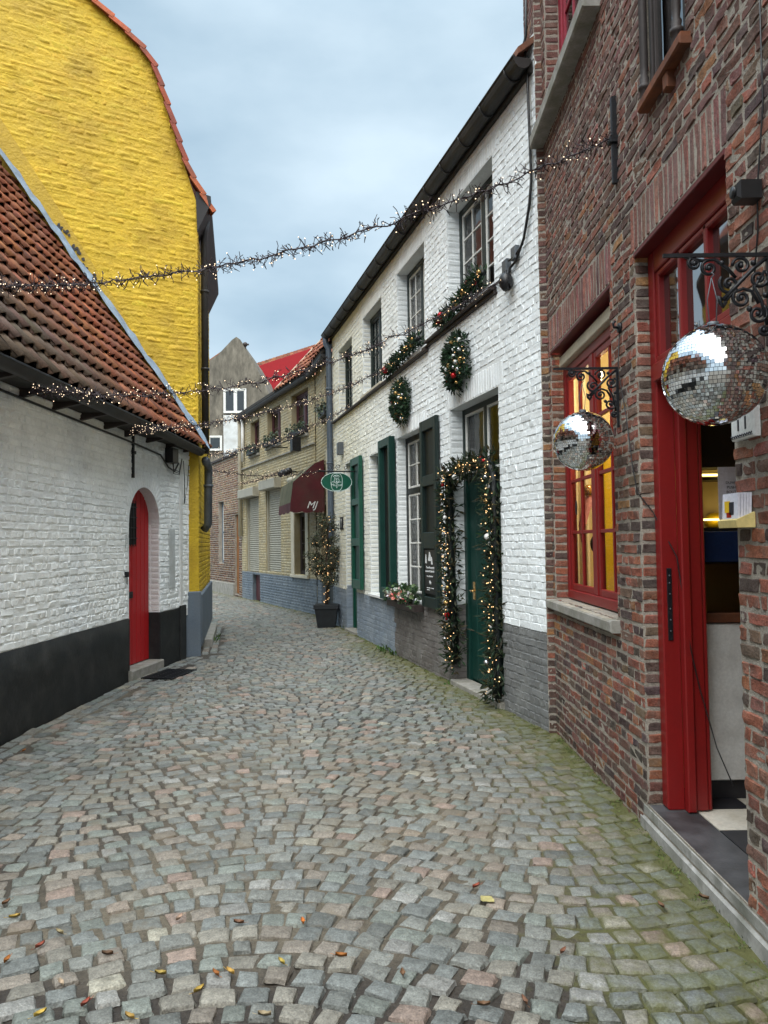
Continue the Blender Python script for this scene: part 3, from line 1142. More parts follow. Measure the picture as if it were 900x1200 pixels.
# lamp, garment shapes and mannequin head seen through the red window
for (u, z, o, pw) in ((6.42, 2.98, -.37, 7), (5.55, 2.72, -1.35, 42)):  # the second, deeper lamp is added to light the room
    a = Acc()
    a.tube([BR.p(u, 3.69, o), BR.p(u, z + .06, o)], .006, 5, 1)
    a.ball(BR.p(u, z, o), .06, 0, nu=12, nv=8)
    q = a.build('pendant_lamp', ['lamp_globe', 'black_plastic'], None, BR.p(u, z, o))
    tag(q, 'lit round pendant lamp close behind the upper panes of the red shop window' if pw < 10 else 'added pendant lamp lighting the room deeper behind the red shop window', 'lamp', 'pendant lamps in the shop')
    pl = bpy.data.lights.new('lamp_light', 'POINT')
    pl.energy = pw
    pl.color = (1, .8, .5)
    pl.shadow_soft_size = .06
    po = bpy.data.objects.new('lamp_light', pl)
    COL.objects.link(po)
    po.location = BR.p(u, z - .1, o)
YP = Fr((1.70, 5.9), (2.6, 5.9), -1)
a = Acc()
a.bbox(YP, -.005, .6, 1.14, 2.35, -.03, 0, 0)
q = a.build('yellow_board', 'yellow_board', None, YP.p(.3, 1.14))
tag(q, 'bright yellow panel standing behind the right casement of the red window', 'panel')
HP = V(1.795, 6.3, 1.52)
a = Acc()
a.ball(HP, .085, 0, nu=14, nv=12, sz=1.3)
a.tube([HP - V(0, 0, .08), HP - V(0, 0, .24)], .045, 10, 0)
a.ball(HP + V(0, .03, .045), .10, 1, nu=14, nv=12, sz=1.05)
a.tube([HP - V(0, 0, .24), HP - V(0, 0, .4)], .09, 12, 0)
q = a.build('mannequin_head', ['cream_paint', 'black_plastic'], None, HP - V(0, 0, .4))
tag(q, 'pale mannequin head with dark hair in the red shop window', 'mannequin head')
PP = V(1.80, 6.6, 2.0)
a = Acc()
a.tube([PP, PP + V(-.06, 0, -.12), PP + V(-.1, 0, -.28), PP + V(-.09, 0, -.42)], .05, 10, 0, r1=.02)
a.tube([PP, PP + V(.09, 0, -.08), PP + V(.14, 0, -.2)], .06, 10, 0, r1=.05)
a.ball(PP + V(-.04, -.03, .02), .055, 1, nu=10, nv=8)
a.ball(PP + V(.08, -.03, .05), .055, 1, nu=10, nv=8)
a.tube([PP, PP + V(0, 0, 1.6)], .003, 4, 0)
q = a.build('pink_garland', ['pink_cloth', 'bauble_gold'], None, PP)
tag(q, 'pink cloth drape with gold baubles hanging in the red shop window', 'decoration')
a = Acc()
pts = []
for k in range(25):
    x_ = 1.62 + .24 * k / 24
    pts += [V(x_, 6.95 + .02 * math.sin(k * 1.4), .9), V(x_, 6.95 + .02 * math.sin(k * 1.4), 3.2)]
a.add(pts, [(2 * k, 2 * k + 2, 2 * k + 3, 2 * k + 1) for k in range(24)], 0, (1, 1, 1), True)
q = a.build('shop_curtain', 'curtain_cream', None, V(1.74, 6.95, .9))
tag(q, 'cream curtain hanging at the far side of the red shop window', 'curtain')
sk = Acc()
n_ = 20
ctr = BR.p(6.17, 1.86, -.118)
sk.prism([ctr + BR.d * (.035 * math.cos(k * 2 * math.pi / n_)) + BR.z * (.06 * math.sin(k * 2 * math.pi / n_)) for k in range(n_)], BR.o * .003, 0)
q = sk.build('sticker', ['black_plastic'], None, ctr)
tag(q, 'small black oval sticker on the lower left pane of the red window', 'sticker')

# house number tile, card box, camera, hook
a = Acc()
a.bbox(BR, 2.885, 3.075, 1.985, 2.10, .004, .03, 0, e=.006)
ht = thing('house_number', 'white enamel house number tile reading 11 on the brick pier', 'number sign', BR.p(2.98, 1.985, .01))
a.build('tile', 'enamel_white', ht)
a = Acc()
put_text(a, '11', .095, BR.p(2.98, 2.048, .031), -BR.d, BR.z, 0, .0008, sx=1.25)
for k in range(9):
    u = 2.90 + k * .0195
    a.tube([BR.p(u, 2.004, .031), BR.p(u + .009, 1.996, .031), BR.p(u + .0185, 2.004, .031)], .0025, 4, 0)
for za in (1.993, 2.092):
    a.box(BR, 2.895, 3.065, za - .001, za + .001, .029, .031, 0)
a.build('digits', 'ink', ht)
cbx = thing('card_box', 'small yellow card tray with white cards fixed to the brick pier', 'card holder', BR.p(3.03, 1.63, .03))
a = Acc()
p = [BR.p(3.11, 1.64, .004), BR.p(3.11, 1.64, .075), BR.p(3.11, 1.668, .08), BR.p(3.11, 1.70, .004)]
a.prism(p, BR.d * -.16)
a.build('tray', 'yellow_card', cbx)
a = Acc()
for k in range(5):
    o0 = .012 + k * .011
    q = [BR.p(3.10, 1.662, o0), BR.p(3.10, 1.662, o0 + .009), BR.p(3.10, 1.775, o0 + .004), BR.p(3.10, 1.775, o0 - .005)]
    a.prism(q, BR.d * -.135, 0)
a.build('cards', 'paper', cbx)
a = Acc()
for (u0, u1, z0, z1, m_) in ((3.075, 3.035, 1.70, 1.745, 0), (3.035, 3.0, 1.69, 1.74, 1), (3.06, 3.02, 1.68, 1.70, 2)):
    a.box(BR, u1, u0, z0, z1, .06, .0655, m_)
a.build('card_picture', ['yellow_board', 'ink', 'bauble_red'], cbx)
a = Acc()
a.bbox(BR, 2.80, 2.87, 2.86, 2.93, .01, .1, 0, e=.012)
a.tube([BR.p(2.835, 2.895, .098), BR.p(2.835, 2.895, .107)], .022, 12, 0)
q = a.build('security_light', 'black_plastic', None, BR.p(2.835, 2.86, .01))
tag(q, 'small black cube spotlight on the brick wall above the near bracket', 'wall light')
a = Acc()
a.tube([BR.p(4.53, 2.86, 0), BR.p(4.53, 2.86, .02)], .03, 12)
a.tube([BR.p(4.53, 2.86, .02), BR.p(4.53, 2.865, .045), BR.p(4.53, 2.885, .05), BR.p(4.53, 2.9, .035)], .008, 7)
q = a.build('wall_hook', 'black_iron', None, BR.p(4.53, 2.83, 0))
tag(q, 'small black iron hook on the brick pier above the far bracket', 'hook')


# scrolled iron brackets with mirror balls
def spiral(x, z, r, turns=1.35, a0=0., sgn=1):
    return [(x + r * (1 - .72 * t) * math.cos(a0 + sgn * t * turns * 2 * math.pi), z + r * (1 - .72 * t) * math.sin(a0 + sgn * t * turns * 2 * math.pi)) for t in [k / 26 for k in range(27)]]


SCR = [(.275, -.03, .024, 1.57, -1), (.222, -.048, .030, 1.57, -1), (.105, -.040, .033, 0, 1), (.15, -.108, .038, .8, -1), (.042, -.088, .036, 2.4, 1),
       (.108, -.16, .034, 1.2, -1), (.05, -.218, .036, 2.2, 1), (.030, -.278, .022, 2.4, 1)]


def bracket(y, label, tip=.39):
    br = thing('wall_bracket', label, 'bracket', BR.p(y, 2.3, .02), 'scrolled iron brackets')
    P = lambda x, z: BR.p(y, 2.63 + z, .012 + x)
    a = Acc()
    f2 = BR.sub(y, .012, (0, 1), (1, 0))
    a.bbox(f2, 0, tip, 2.622, 2.636, -.007, .007, 0)
    a.bbox(f2, 0, .014, 2.27, 2.622, -.01, .01, 0)
    a.build('frame_bar', 'black_iron', br)
    s = Acc()
    for x, z, r_, a0, sg in SCR:
        s.tube([P(px, pz) for px, pz in spiral(x, z, r_, 1.35, a0, sg)], .0062, 6)
        s.ball(P(x, z), .010, nu=6, nv=5)
    s.tube([P(.014, -.014), P(.06, -.05), P(.115, -.105), P(.175, -.165)], .008, 6)
    s.tube([P(.31, -.004), P(.285, -.012), P(.25, -.02), P(.2, -.016), P(.155, -.05), P(.125, -.085)], .0062, 6)
    s.tube([P(.165, -.17), P(.14, -.14), P(.10, -.125), P(.07, -.135), P(.045, -.18)], .0062, 6)
    s.tube([P(.175, -.165), P(.19, -.155), P(.185, -.175), P(.175, -.19), P(.165, -.172)], .008, 6)
    s.tube([P(.02, -.06), P(.06, -.12), P(.035, -.17), P(.018, -.26)], .006, 6)
    for (x, z) in ((.175, -.03), (.06, -.03), (.08, -.2), (.02, -.15)):
        s.ball(P(x, z), .011, nu=6, nv=5)
    s.build('scrollwork', 'black_iron', br)


def mirror_ball(y, x, z, R, label, drop):
    mb = thing('disco_ball', label, 'mirror ball', (x, y, z), 'mirror balls hanging on brackets')
    r = random.Random(int(y * 100))
    a = Acc()
    a.ball((x, y, z), R - .003, 1, nu=64, nv=40)
    t = .0135
    rows = int(math.pi * R / t)
    for j in range(rows):
        th = math.pi * (j + .5) / rows
        n = max(3, int(2 * math.pi * R * math.sin(th) / t))
        ph0 = r.random() * 6.28 if j % 3 == 0 else 0
        for i in range(n):
            ph = 2 * math.pi * (i + .5) / n + ph0 * .02
            nrm = V(math.sin(th) * math.cos(ph), math.sin(th) * math.sin(ph), math.cos(th))
            e1 = V(-math.sin(ph), math.cos(ph), 0)
            e2 = nrm.cross(e1)
            n2 = (nrm + e1 * r.gauss(0, .025) + e2 * r.gauss(0, .025)).normalized()
            e1b = (e1 - n2 * e1.dot(n2)).normalized()
            e2b = n2.cross(e1b)
            c = V(x, y, z) + nrm * R
            h = t * .455
            a.add([c - e1b * h - e2b * h, c + e1b * h - e2b * h, c + e1b * h + e2b * h, c - e1b * h + e2b * h], [(0, 1, 2, 3)], 0)
    a.build('mirror_sphere', ['mirror', 'grout_dark'], mb)
    c = Acc()
    c.tube([V(x, y, z + R - .005), V(x, y, z + R + .012)], .02, 10)
    top = V(x, y, z + R + .012)
    hook = V(x + drop[0], y, drop[1])
    for s_ in (-1, 1):
        c.tube([top + V(.012 * s_, 0, 0), top * .5 + hook * .5 + V(.018 * s_, 0, .0), hook], .0022, 4)
    c.tube([hook, hook + V(.01, 0, .012), hook + V(0, 0, .02)], .003, 4)
    c.build('hanger', 'zinc', mb)


bracket(4.58, 'scrolled black iron bracket beside the red window, the farther and smaller one')
bracket(2.76, 'scrolled black iron bracket above the doorway, the near one cut by the photo edge')
mirror_ball(4.58, 1.20, 2.19, .178, 'mirror ball hanging in front of the red window', (0, 2.54))
mirror_ball(2.74, 1.195, 2.185, .180, 'large near mirror ball hanging in front of the red doorway', (.0, 2.54))

# ------------------------------------------------------------------ greenery helpers
def needles(acc, c, r, n, mat=0, ln=(.03, .07), pal=((.012, .04, .018), (.02, .06, .025), (.035, .07, .03), (.012, .028, .016)), wd=.004, flat=None, shape=1.0):
    """a tuft of conifer sprigs: thin blades round short twigs"""
    for _ in range(n):
        d = V(RND.gauss(0, 1), RND.gauss(0, 1), RND.gauss(0, 1))
        if flat:
            d = d + flat * abs(RND.gauss(0, .6))
        d.normalize()
        o = Vector(c) + d * r * RND.random() ** .5 * shape
        t = (d + V(RND.gauss(0, .5), RND.gauss(0, .5), RND.gauss(0, .5))).normalized()
        s = t.orthogonal().normalized()
        s = (s * math.cos(RND.random() * 6.3) + t.cross(s) * math.sin(RND.random() * 6.3)).normalized()
        L_ = RND.uniform(*ln)
        col = vary(RND.choice(pal), .25, .1)
        w_ = wd * RND.uniform(.7, 1.4)
        acc.add([o, o + t * L_ * .5 + s * w_, o + t * L_, o + t * L_ * .5 - s * w_], [(0, 1, 2, 3)], mat, col)
        u2 = t.cross(s)
        acc.add([o, o + t * L_ * .5 + u2 * w_, o + t * L_, o + t * L_ * .5 - u2 * w_], [(0, 1, 2, 3)], mat, col)


def leaves(acc, c, r, n, mat=0, ln=(.03, .06), pal=((.03, .07, .02), (.02, .05, .018), (.05, .09, .03)), sz=1.0, wd=.4):
    for _ in range(n):
        d = V(RND.gauss(0, 1), RND.gauss(0, 1), RND.gauss(0, 1)).normalized()
        o = Vector(c) + V(d.x * r, d.y * r, d.z * r * sz) * RND.random() ** .45
        t = (d + V(RND.gauss(0, .6), RND.gauss(0, .6), RND.gauss(0, .6) + .2)).normalized()
        s = t.orthogonal().normalized()
        a = RND.random() * 6.3
        s = s * math.cos(a) + t.cross(s) * math.sin(a)
        L_ = RND.uniform(*ln)
        k = t.cross(s) * L_ * .12
        acc.add([o, o + t * L_ * .45 + s * L_ * wd + k, o + t * L_, o + t * L_ * .45 - s * L_ * wd + k], [(0, 1, 2, 3)], mat, vary(RND.choice(pal), .25, .1))


def bulbs(parent, pts, r=.008, mat='bulb_warm'):
    a = Acc()
    for p in pts:
        a.octa(p, r * RND.uniform(.8, 1.2))
    o = a.build('fairy_lights', mat, parent)
    o['kind'] = 'stuff'
    return o


def baubles(parent, items):
    for p, r, m in items:
        a = Acc()
        a.ball(p, r, 0, nu=12, nv=8)
        a.build('bauble', m, parent)


# ------------------------------------------------------------------ white house
WH = Fr((1.40, 6.45), (-1.54, 17.35))
BE = Fr((-1.54, 17.35), (-4.345, 23.447))
FB = Fr((-4.345, 23.447), (-8.0, 30.93))
white_house = thing('white_house', 'white painted brick house with green shutters and a garlanded door', 'house', WH.p(4.5, 0))
W1 = (1.07, 2.40, 4.14, 5.43)
W2 = (3.25, 4.50, 4.10, 5.41)
W3 = (5.36, 6.59, 4.06, 5.37)
W4 = (7.41, 8.60, 4.0, 5.31)
LW1 = (3.34, 4.63, .83, 3.08)
LW2 = (5.22, 6.24, .79, 3.01)
GD = (7.27, 8.10, .03, 3.07)
GAR = (1.03, 2.41, .03, 3.11)
OPW = [W1, W2, W3, W4, LW1, LW2, GD, GAR]


def plz(u):
    return .835 if u < 1.05 else (.86 if u < 2.6 else (.80 if u < 4.86 else .77))


def wcol(u, z):
    k = 1 + RND.gauss(0, .022)
    if z < plz(u):
        if u < 1.05:
            c = (.145, .15, .15)
        elif u < 4.86:
            c = (.125, .115, .108)
        else:
            c = (.2, .245, .30)
        k = 1 + RND.gauss(0, .07)
    else:
        t = max(0, min(1, (u - 4.2) / 3.5))
        a, b = (.80, .845, .86), (.78, .77, .66)
        c = tuple(a[i] * (1 - t) + b[i] * t for i in range(3))
        if RND.random() < .02:
            k *= .85
    return tuple(x * k for x in c)


w = Acc()
zones = [(-.5, 1.05, -.2, .835, 0, (.145, .15, .15)), (1.05, 2.6, -.2, .86, 0, (.12, .11, .105)), (2.6, 4.86, -.2, .80, 0, (.12, .11, .105)), (4.86, 9.22, -.2, .77, 0, (.19, .235, .29)),
         (-.5, 4.2, .8, 7, 0, (.64, .69, .72)), (4.2, 6.2, .7, 7, 0, (.65, .68, .67)), (6.2, 9.3, .7, 7, 0, (.62, .62, .54))]
zones = zones[:4] + [(-.5, 9.3, .7, 7, 0, (.72, .76, .765))]
wall_sheet(w, WH, .10, 9.22, -.09, 6.05, OPW, .17, zones)
LINT = [(W1[0] - .12, W1[1] + .1, 5.43, 5.62), (W2[0] - .12, W2[1] + .1, 5.41, 5.6), (W3[0] - .1, W3[1] + .1, 5.37, 5.56), (GAR[0] - .12, GAR[1] + .1, 3.11, 3.36), (LW1[0] - .1, LW1[1] + .1, 3.08, 3.28), (LW2[0] - .1, LW2[1] + .1, 3.01, 3.2)]
brickwork(w, WH, lambda z: (.10, 9.22), OPW + LINT, -.05, 6.05, .0715, .205, .007, .0045, wcol, None, e=.006, jit=.0048, n=6, rough=.0026, back=-.0065)
for a, b, c, d in LINT:                                   # painted soldier courses
    u = a
    while u < b - .02:
        w.pillow(WH, u + .004, u + .06, c + .004, d - .004, .004, 0, wcol(u, 4), .012, .004, -.003, 4, .002)
        u += .066
for o in OPW:                                             # brick relief on the far reveals
    J = WH.sub(o[1], 0, (0, -1), (-1, 0))
    z = o[2] + .01
    while z < o[3] - .05:
        w.pillow(J, .006, .165, z + .004, z + .066, .004, 0, wcol(o[1], z), .012, .003, -.003, 4, .002)
        z += .0715
w.build('wall', 'painted_brick', white_house)
rm = Acc()
for o in OPW:
    room(rm, WH, *o, -.19, .7)
rm.build('interior', 'room_dark', white_house)
w1 = window(white_house, WH, *W1, .15, 'dark_green_paint', 'white_bar', mull=(.47,), mw=.1, nx=2, nz=(4,), fw=.07, cw=.026, bar=.02, curtain='curtain_grey', glass='pane_glass')
w2 = window(white_house, WH, *W2, .15, 'dark_green_paint', 'white_bar', mull=(.47,), mw=.1, nx=2, nz=(4,), fw=.07, cw=.026, bar=.02, curtain='curtain', glass='pane_dark')
w3 = window(white_house, WH, *W3, .13, 'dark_green_paint', 'dark_green_paint', mull=(.5,), mw=.09, nx=2, nz=(4,), fw=.07, cw=.04, bar=.024, glass='pane_dark')
w4 = window(white_house, WH, *W4, .13, 'dark_green_paint', 'dark_green_paint', mull=(.5,), mw=.09, nx=2, nz=(4,), fw=.07, cw=.04, bar=.024, glass='pane_dark')
lw1 = window(white_house, WH, *LW1, .13, 'black_green_paint', 'white_bar', trans=(.66,), tw=.08, nx=3, nz=(4, 2), fw=.075, cw=.03, bar=.02, curtain='curtain')
lw2 = window(white_house, WH, *LW2, .13, 'green_paint', 'green_paint', trans=(.63,), tw=.08, nx=2, nz=(4, 3), fw=.06, cw=.04, bar=.024, curtain='curtain')
# sills
for wo, (a, b, c, d), m_ in ((lw2, LW2, 'enamel_white'), (w3, W3, 'cream_paint')):
    s_ = Acc()
    s_.bbox(WH, a - .03, b + .05, c - .045, c - .002, -.1, .05, 0)
    s_.build('sill', m_, wo)
# ledge under the upper windows
s_ = Acc()
s_.bbox(WH, 1.0, 3.1, 4.055, 4.085, .0, .075, 0, e=.005)
s_.bbox(WH, 1.0, 3.3, 4.02, 4.05, .0, .04, 0, e=.005)
s_.bbox(WH, 3.12, 9.1, 3.975, 4.012, .0, .06, 0, e=.006)
s_.build('ledge', 'dark_wood', white_house)


def shutter(parent, fr, u0, u1, z0, z1, rails, mf, mp, o0=.022, o1=.075, sw=.085, open_bottom=False):
    a = Acc()
    a.bbox(fr, u0, u0 + sw, z0, z1, o0, o1, 0)
    a.bbox(fr, u1 - sw, u1, z0, z1, o0, o1, 0)
    for za, zb in rails:
        a.bbox(fr, u0 + sw, u1 - sw, za, zb, o0 + .004, o1 - .003, 0)
    a.box(fr, u0 + sw - .006, u1 - sw + .006, z0 + .02, z1 - .02, o0 + .002, o0 + .012, 1)
    for z in (z0 + .25, z1 - .25):
        a.box(fr, u1 - .02, u1 + .05, z - .02, z + .02, o0 + .006, o0 + .018, 2)
    so = a.build('shutter', [mf, mp, 'black_iron'], parent)
    return so


s1 = shutter(lw1, WH, 2.735, 3.345, .80, 3.11, ((.80, .93), (1.52, 1.72), (2.29, 2.42), (2.98, 3.11)), 'dark_green_paint', 'black_green_paint')
s1['label'] = 'dark olive green shutter leaf holding a chalkboard'
s2 = shutter(lw2, WH, 4.62, 5.25, .775, 3.12, ((.775, .95), (3.0, 3.12)), 'green_paint', 'black_plastic', .03, .12)
s3 = None

# garlanded door: transom window, panelled leaf, stone threshold
tw = window(white_house, WH, GAR[0], GAR[1], 2.30, GAR[3], .15, 'dark_green_paint', 'white_bar', mull=(.52,), mw=.07, nx=1, nz=(1,), fw=.06, cw=.03, curtain='curtain_grey', cur_z=(0, 1))
d_ = Acc()
d_.bbox(WH, 1.03, 1.12, .03, 2.298, -.24, -.15, 0)
d_.bbox(WH, 2.32, 2.41, .03, 2.298, -.24, -.15, 0)
d_.bbox(WH, 1.12, 2.32, .035, 2.298, -.24, -.19, 0)
for k in range(6):
    u = 1.14 + k * .197
    d_.bbox(WH, u, u + .19, .06, 2.27, -.2, -.178, 0)
do = d_.build('door', 'green_paint', white_house)
a = Acc()
a.tube([WH.p(2.2, 1.05, -.178), WH.p(2.2, 1.05, -.13), WH.p(2.1, 1.05, -.125)], .011, 7)
a.bbox(WH, 2.17, 2.23, .95, 1.15, -.178, -.172, 0)
a.build('handle', 'bauble_gold', do)
a = Acc()
a.bbox(WH, 1.02, 2.42, -.05, .045, -.16, .05, 0, e=.01)
a.build('threshold', 'stone_sill', white_house)
# plain green door at the far end, with its transom light
d_ = Acc()
d_.bbox(WH, GD[0], GD[0] + .08, .02, GD[3], -.2, -.11, 0)
d_.bbox(WH, GD[1] - .08, GD[1], .02, GD[3], -.2, -.11, 0)
d_.bbox(WH, GD[0] + .08, GD[1] - .08, 2.25, 2.35, -.2, -.11, 0)
d_.bbox(WH, GD[0] + .08, GD[1] - .08, 2.98, GD[3], -.2, -.11, 0)
d_.bbox(WH, GD[0] + .08, GD[1] - .08, .03, 2.25, -.2, -.14, 0)
for za, zb in ((.25, .75), (.85, 2.1)):
    d_.bbox(WH, GD[0] + .16, GD[1] - .16, za, zb, -.141, -.13, 0)
gdo = d_.build('door', 'bright_green_paint', white_house)
a = Acc()
a.face([WH.p(GD[0] + .08, 2.35, -.15), WH.p(GD[1] - .08, 2.35, -.15), WH.p(GD[1] - .08, 2.98, -.15), WH.p(GD[0] + .08, 2.98, -.15)])
a.build('pane', 'curtain_grey', gdo)
sg = shutter(gdo, WH, 6.62, 7.30, .82, 3.07, ((.82, .98), (1.55, 1.68), (2.25, 2.36), (2.94, 3.07)), 'bright_green_paint', 'green_paint', .03, .09)
a = Acc()
a.bbox(WH, GD[0] - .02, GD[1] + .02, -.05, .04, -.16, .05, 0)
a.build('threshold', 'stone_sill', white_house)

# eaves: gutter with brackets, board, roof
gt = Acc()
n_ = 9
sec = [(.12 + .085 * math.cos(math.pi + k * math.pi / n_), 5.80 + .095 * math.sin(math.pi + k * math.pi / n_)) for k in range(n_ + 1)]
pts, fc = [], []
for u in (.10, 9.30):
    pts += [WH.p(u, z, o) for o, z in sec]
m_ = len(sec)
fc = [(k, k + 1, m_ + k + 1, m_ + k) for k in range(m_ - 1)] + [tuple(range(m_)), tuple(range(m_, 2 * m_))]
gt.add(pts, fc, 0, (1, 1, 1), True)
gt.bbox(WH, .10, 9.30, 5.795, 5.815, .19, .215, 0)
u = .3
while u < 9.3:
    gt.tube([WH.p(u, z - .006, o) for o, z in sec], .009, 5)
    gt.box(WH, u - .01, u + .01, 5.72, 5.735, .0, .05)
    u += .58
gt.build('gutter', 'gutter_dark', white_house)
eb = Acc()
eb.bbox(WH, .13, 9.25, 5.70, 5.80, .008, .05, 0)
eb.build('eave_board', 'eave_board', white_house)
rf = Acc()
rf.prism([WH.p(.1, 5.83, .16), WH.p(9.3, 5.83, .16), WH.p(9.3, 9.2, -4), WH.p(.1, 9.2, -4)], V(0, 0, .06), 0, (.22, .09, .05))
rf.build('roof', 'roof_tile', white_house)
pipe(white_house, 'downpipe', [WH.p(9.22, 5.78, .13), WH.p(9.22, 5.62, .13), WH.p(9.2, 5.5, .075), WH.p(9.17, 1.75, .075), WH.p(9.17, 1.62, .12)], .058, 'blue_pipe',
     [WH.p(9.2, 4.7, .075), WH.p(9.19, 3.2, .075), WH.p(9.18, 2.0, .075)], 12)
# dark drain pipe and cables along the near corner
pipe(white_house, 'corner_pipe', [WH.p(.13, 6.6, .05), WH.p(.16, 6.05, .05), WH.p(.20, 5.98, .06), WH.p(.17, 5.85, .045), WH.p(.15, 4.75, .035), WH.p(.19, 4.55, .035), WH.p(.32, 4.3, .035), WH.p(.5, 4.16, .03), WH.p(.9, 4.10, .03), WH.p(2.9, 4.11, .03)], .012, 'black_plastic', n=7)
pipe(white_house, 'cable', [WH.p(.185, 5.85, .03), WH.p(.18, 4.75, .025), WH.p(.22, 4.55, .03), WH.p(.36, 4.26, .03), WH.p(.52, 4.2, .04), WH.p(.62, 4.2, .05)], .010, 'black_plastic', n=6)
a = Acc()
a.bbox(WH, .48, .58, 4.18, 4.30, .004, .05, 0)
a.build('junction_box', 'zinc', white_house)
a = Acc()
a.bbox(WH, .66, .76, 4.12, 4.24, .004, .06, 0)
a.build('junction_box', 'zinc', white_house)
a = Acc()
for k in range(3):
    a.tube([WH.p(.70 - .05 * k, 4.12, .06), WH.p(.72 - .07 * k, 4.0, .09), WH.p(.66 - .05 * k, 3.93, .07), WH.p(.6, 4.02, .05)], .014, 6)
a.ball(WH.p(.62, 4.0, .08), .07, 0, nu=8, nv=6, sz=1.3)
a.build('cable_coil', 'black_plastic', white_house)
# small things fixed to the white wall
a = Acc()
a.bbox(WH, 8.2, 8.36, 3.27, 3.5, .006, .11, 0, e=.012)
q = a.build('wall_lamp', 'zinc', None, WH.p(8.28, 3.27, 0))
tag(q, 'small square grey wall lamp high on the white house beside the grey downpipe', 'wall light')
np_ = thing('house_plate', 'small black plate with a pale drinking glass mark beside the far green door', 'sign', WH.p(8.44, 1.9, .01))
a = Acc()
a.bbox(WH, 8.3, 8.56, 1.86, 2.1, .004, .02, 0)
a.build('plate', 'black_plastic', np_)
a = Acc()
a.prism([WH.p(8.48, 2.06, .021), WH.p(8.38, 2.06, .021), WH.p(8.42, 1.99, .021), WH.p(8.44, 1.99, .021)], WH.o * .002)
a.prism([WH.p(8.425, 1.99, .021), WH.p(8.435, 1.99, .021), WH.p(8.435, 1.91, .021), WH.p(8.425, 1.91, .021)], WH.o * .002)
a.build('mark', 'chalk', np_)

# chalkboard in the shutter
cbd = thing('chalkboard', 'narrow black chalkboard with white drawing set in the olive shutter', 'chalkboard', WH.p(3.04, .99, .05))
a = Acc()
a.bbox(WH, 2.822, 3.258, .965, 1.51, .045, .062, 0)
for (u0, u1, z0, z1) in ((3.21, 3.15, 1.34, 1.45), (3.10, 2.97, 1.37, 1.48), (2.99, 2.93, 1.33, 1.42)):
    a.prism([WH.p(u0, z0, .063), WH.p(u1, z0, .063), WH.p((u0 + u1) / 2 - .01, z1, .063), WH.p((u0 + u1) / 2 + .02, z1, .063)], WH.o * .001, 1)
for k, (z, n0, n1, h) in enumerate(((1.285, 3.33, 3.05, .03), (1.24, 3.36, 3.03, .025), (1.18, 3.30, 3.08, .018), (1.105, 3.22, 3.16, .05), (1.04, 3.31, 3.22, .012), (1.04, 3.16, 3.06, .012), (1.015, 3.31, 3.23, .01))):
    u, n1 = n0 - .15, n1 - .15
    while u > n1:
        ln = RND.uniform(.012, .04)
        a.tube([WH.p(u, z + RND.uniform(-h, h) * .3, .063), WH.p(u - ln / 2, z + h * RND.uniform(.2, .6), .063), WH.p(u - ln, z - h * .4, .063)], .0035, 4, 1)
        u -= ln + .008
a.build('board', ['black_plastic', 'chalk'], cbd)

# wreaths
MIXB = ['bauble_silver', 'bauble_white', 'bauble_red', 'bauble_gold', 'bauble_silver', 'bauble_white', 'bauble_gold', 'bauble_gold']


def wreath(u, z, R, label, seed):
    RND.seed(seed)
    wr = thing('wreath', label, 'wreath', WH.p(u, z, .0), 'christmas wreaths on the white wall')
    a = Acc()
    for k in range(150):
        an, q = RND.random() * 6.283, RND.random() ** .5 * R
        needles(a, WH.p(u + q * math.cos(an), z + q * math.sin(an), .05 + .09 * (1 - (q / R) ** 2)), .05, 14, ln=(.04, .09), wd=.008, flat=WH.o)
    a.build('foliage', 'needle_green', wr)
    it = []
    for k in range(30):
        an, q = RND.random() * 6.283, RND.random() ** .5 * R * .95
        it.append((WH.p(u + q * math.cos(an), z + q * math.sin(an), .09 + .09 * (1 - (q / R) ** 2)), RND.uniform(.018, .034), MIXB[k % 8]))
    baubles(wr, it)
    bulbs(wr, [WH.p(u + q * math.cos(an), z + q * math.sin(an), .09 + .08 * (1 - (q / R) ** 2)) for an, q in [(RND.random() * 6.283, RND.random() ** .5 * R) for _ in range(42)]], .006)


wreath(1.965, 3.56, .30, 'christmas wreath with baubles hanging above the garlanded doorway', 3)
wreath(4.15, 3.52, .29, 'christmas wreath with baubles hanging above the window with the chalkboard shutter', 4)


def garland(name, label, cat, path, R, dens, nb, nl, fr, seed, group=None, pal=None, ribbon=False):
    RND.seed(seed)
    go_ = thing(name, label, cat, path[0], group)
    a = Acc()
    samp = []
    for p, q in zip(path, path[1:]):
        n = max(2, int((q - p).length / .035))
        samp += [p.lerp(q, k / n) for k in range(n)]
    for p in samp:
        rr = R * RND.uniform(.75, 1.2)
        c = p + V(RND.gauss(0, R * .3), RND.gauss(0, R * .3), RND.gauss(0, R * .3)) * .6
        needles(a, c, rr, dens, ln=(.06, .12), wd=.0085, flat=fr.o, **({'pal': pal} if pal else {}))
    a.tube(path, R * .45, 7, 1)
    a.build('foliage', ['needle_green', 'black_green_paint'], go_)
    it = []
    for k in range(nb):
        p = RND.choice(samp)
        it.append((p + fr.o * R * RND.uniform(.4, 1.0) + fr.d * RND.gauss(0, R * .45) + V(0, 0, RND.gauss(0, R * .3)), RND.uniform(.014, .032), RND.choice(MIXB)))
    baubles(go_, it)
    bulbs(go_, [RND.choice(samp) + fr.o * R * RND.uniform(.3, 1.05) + fr.d * RND.gauss(0, R * .6) + V(0, 0, RND.gauss(0, R * .3)) for _ in range(nl)], .0062)
    return go_


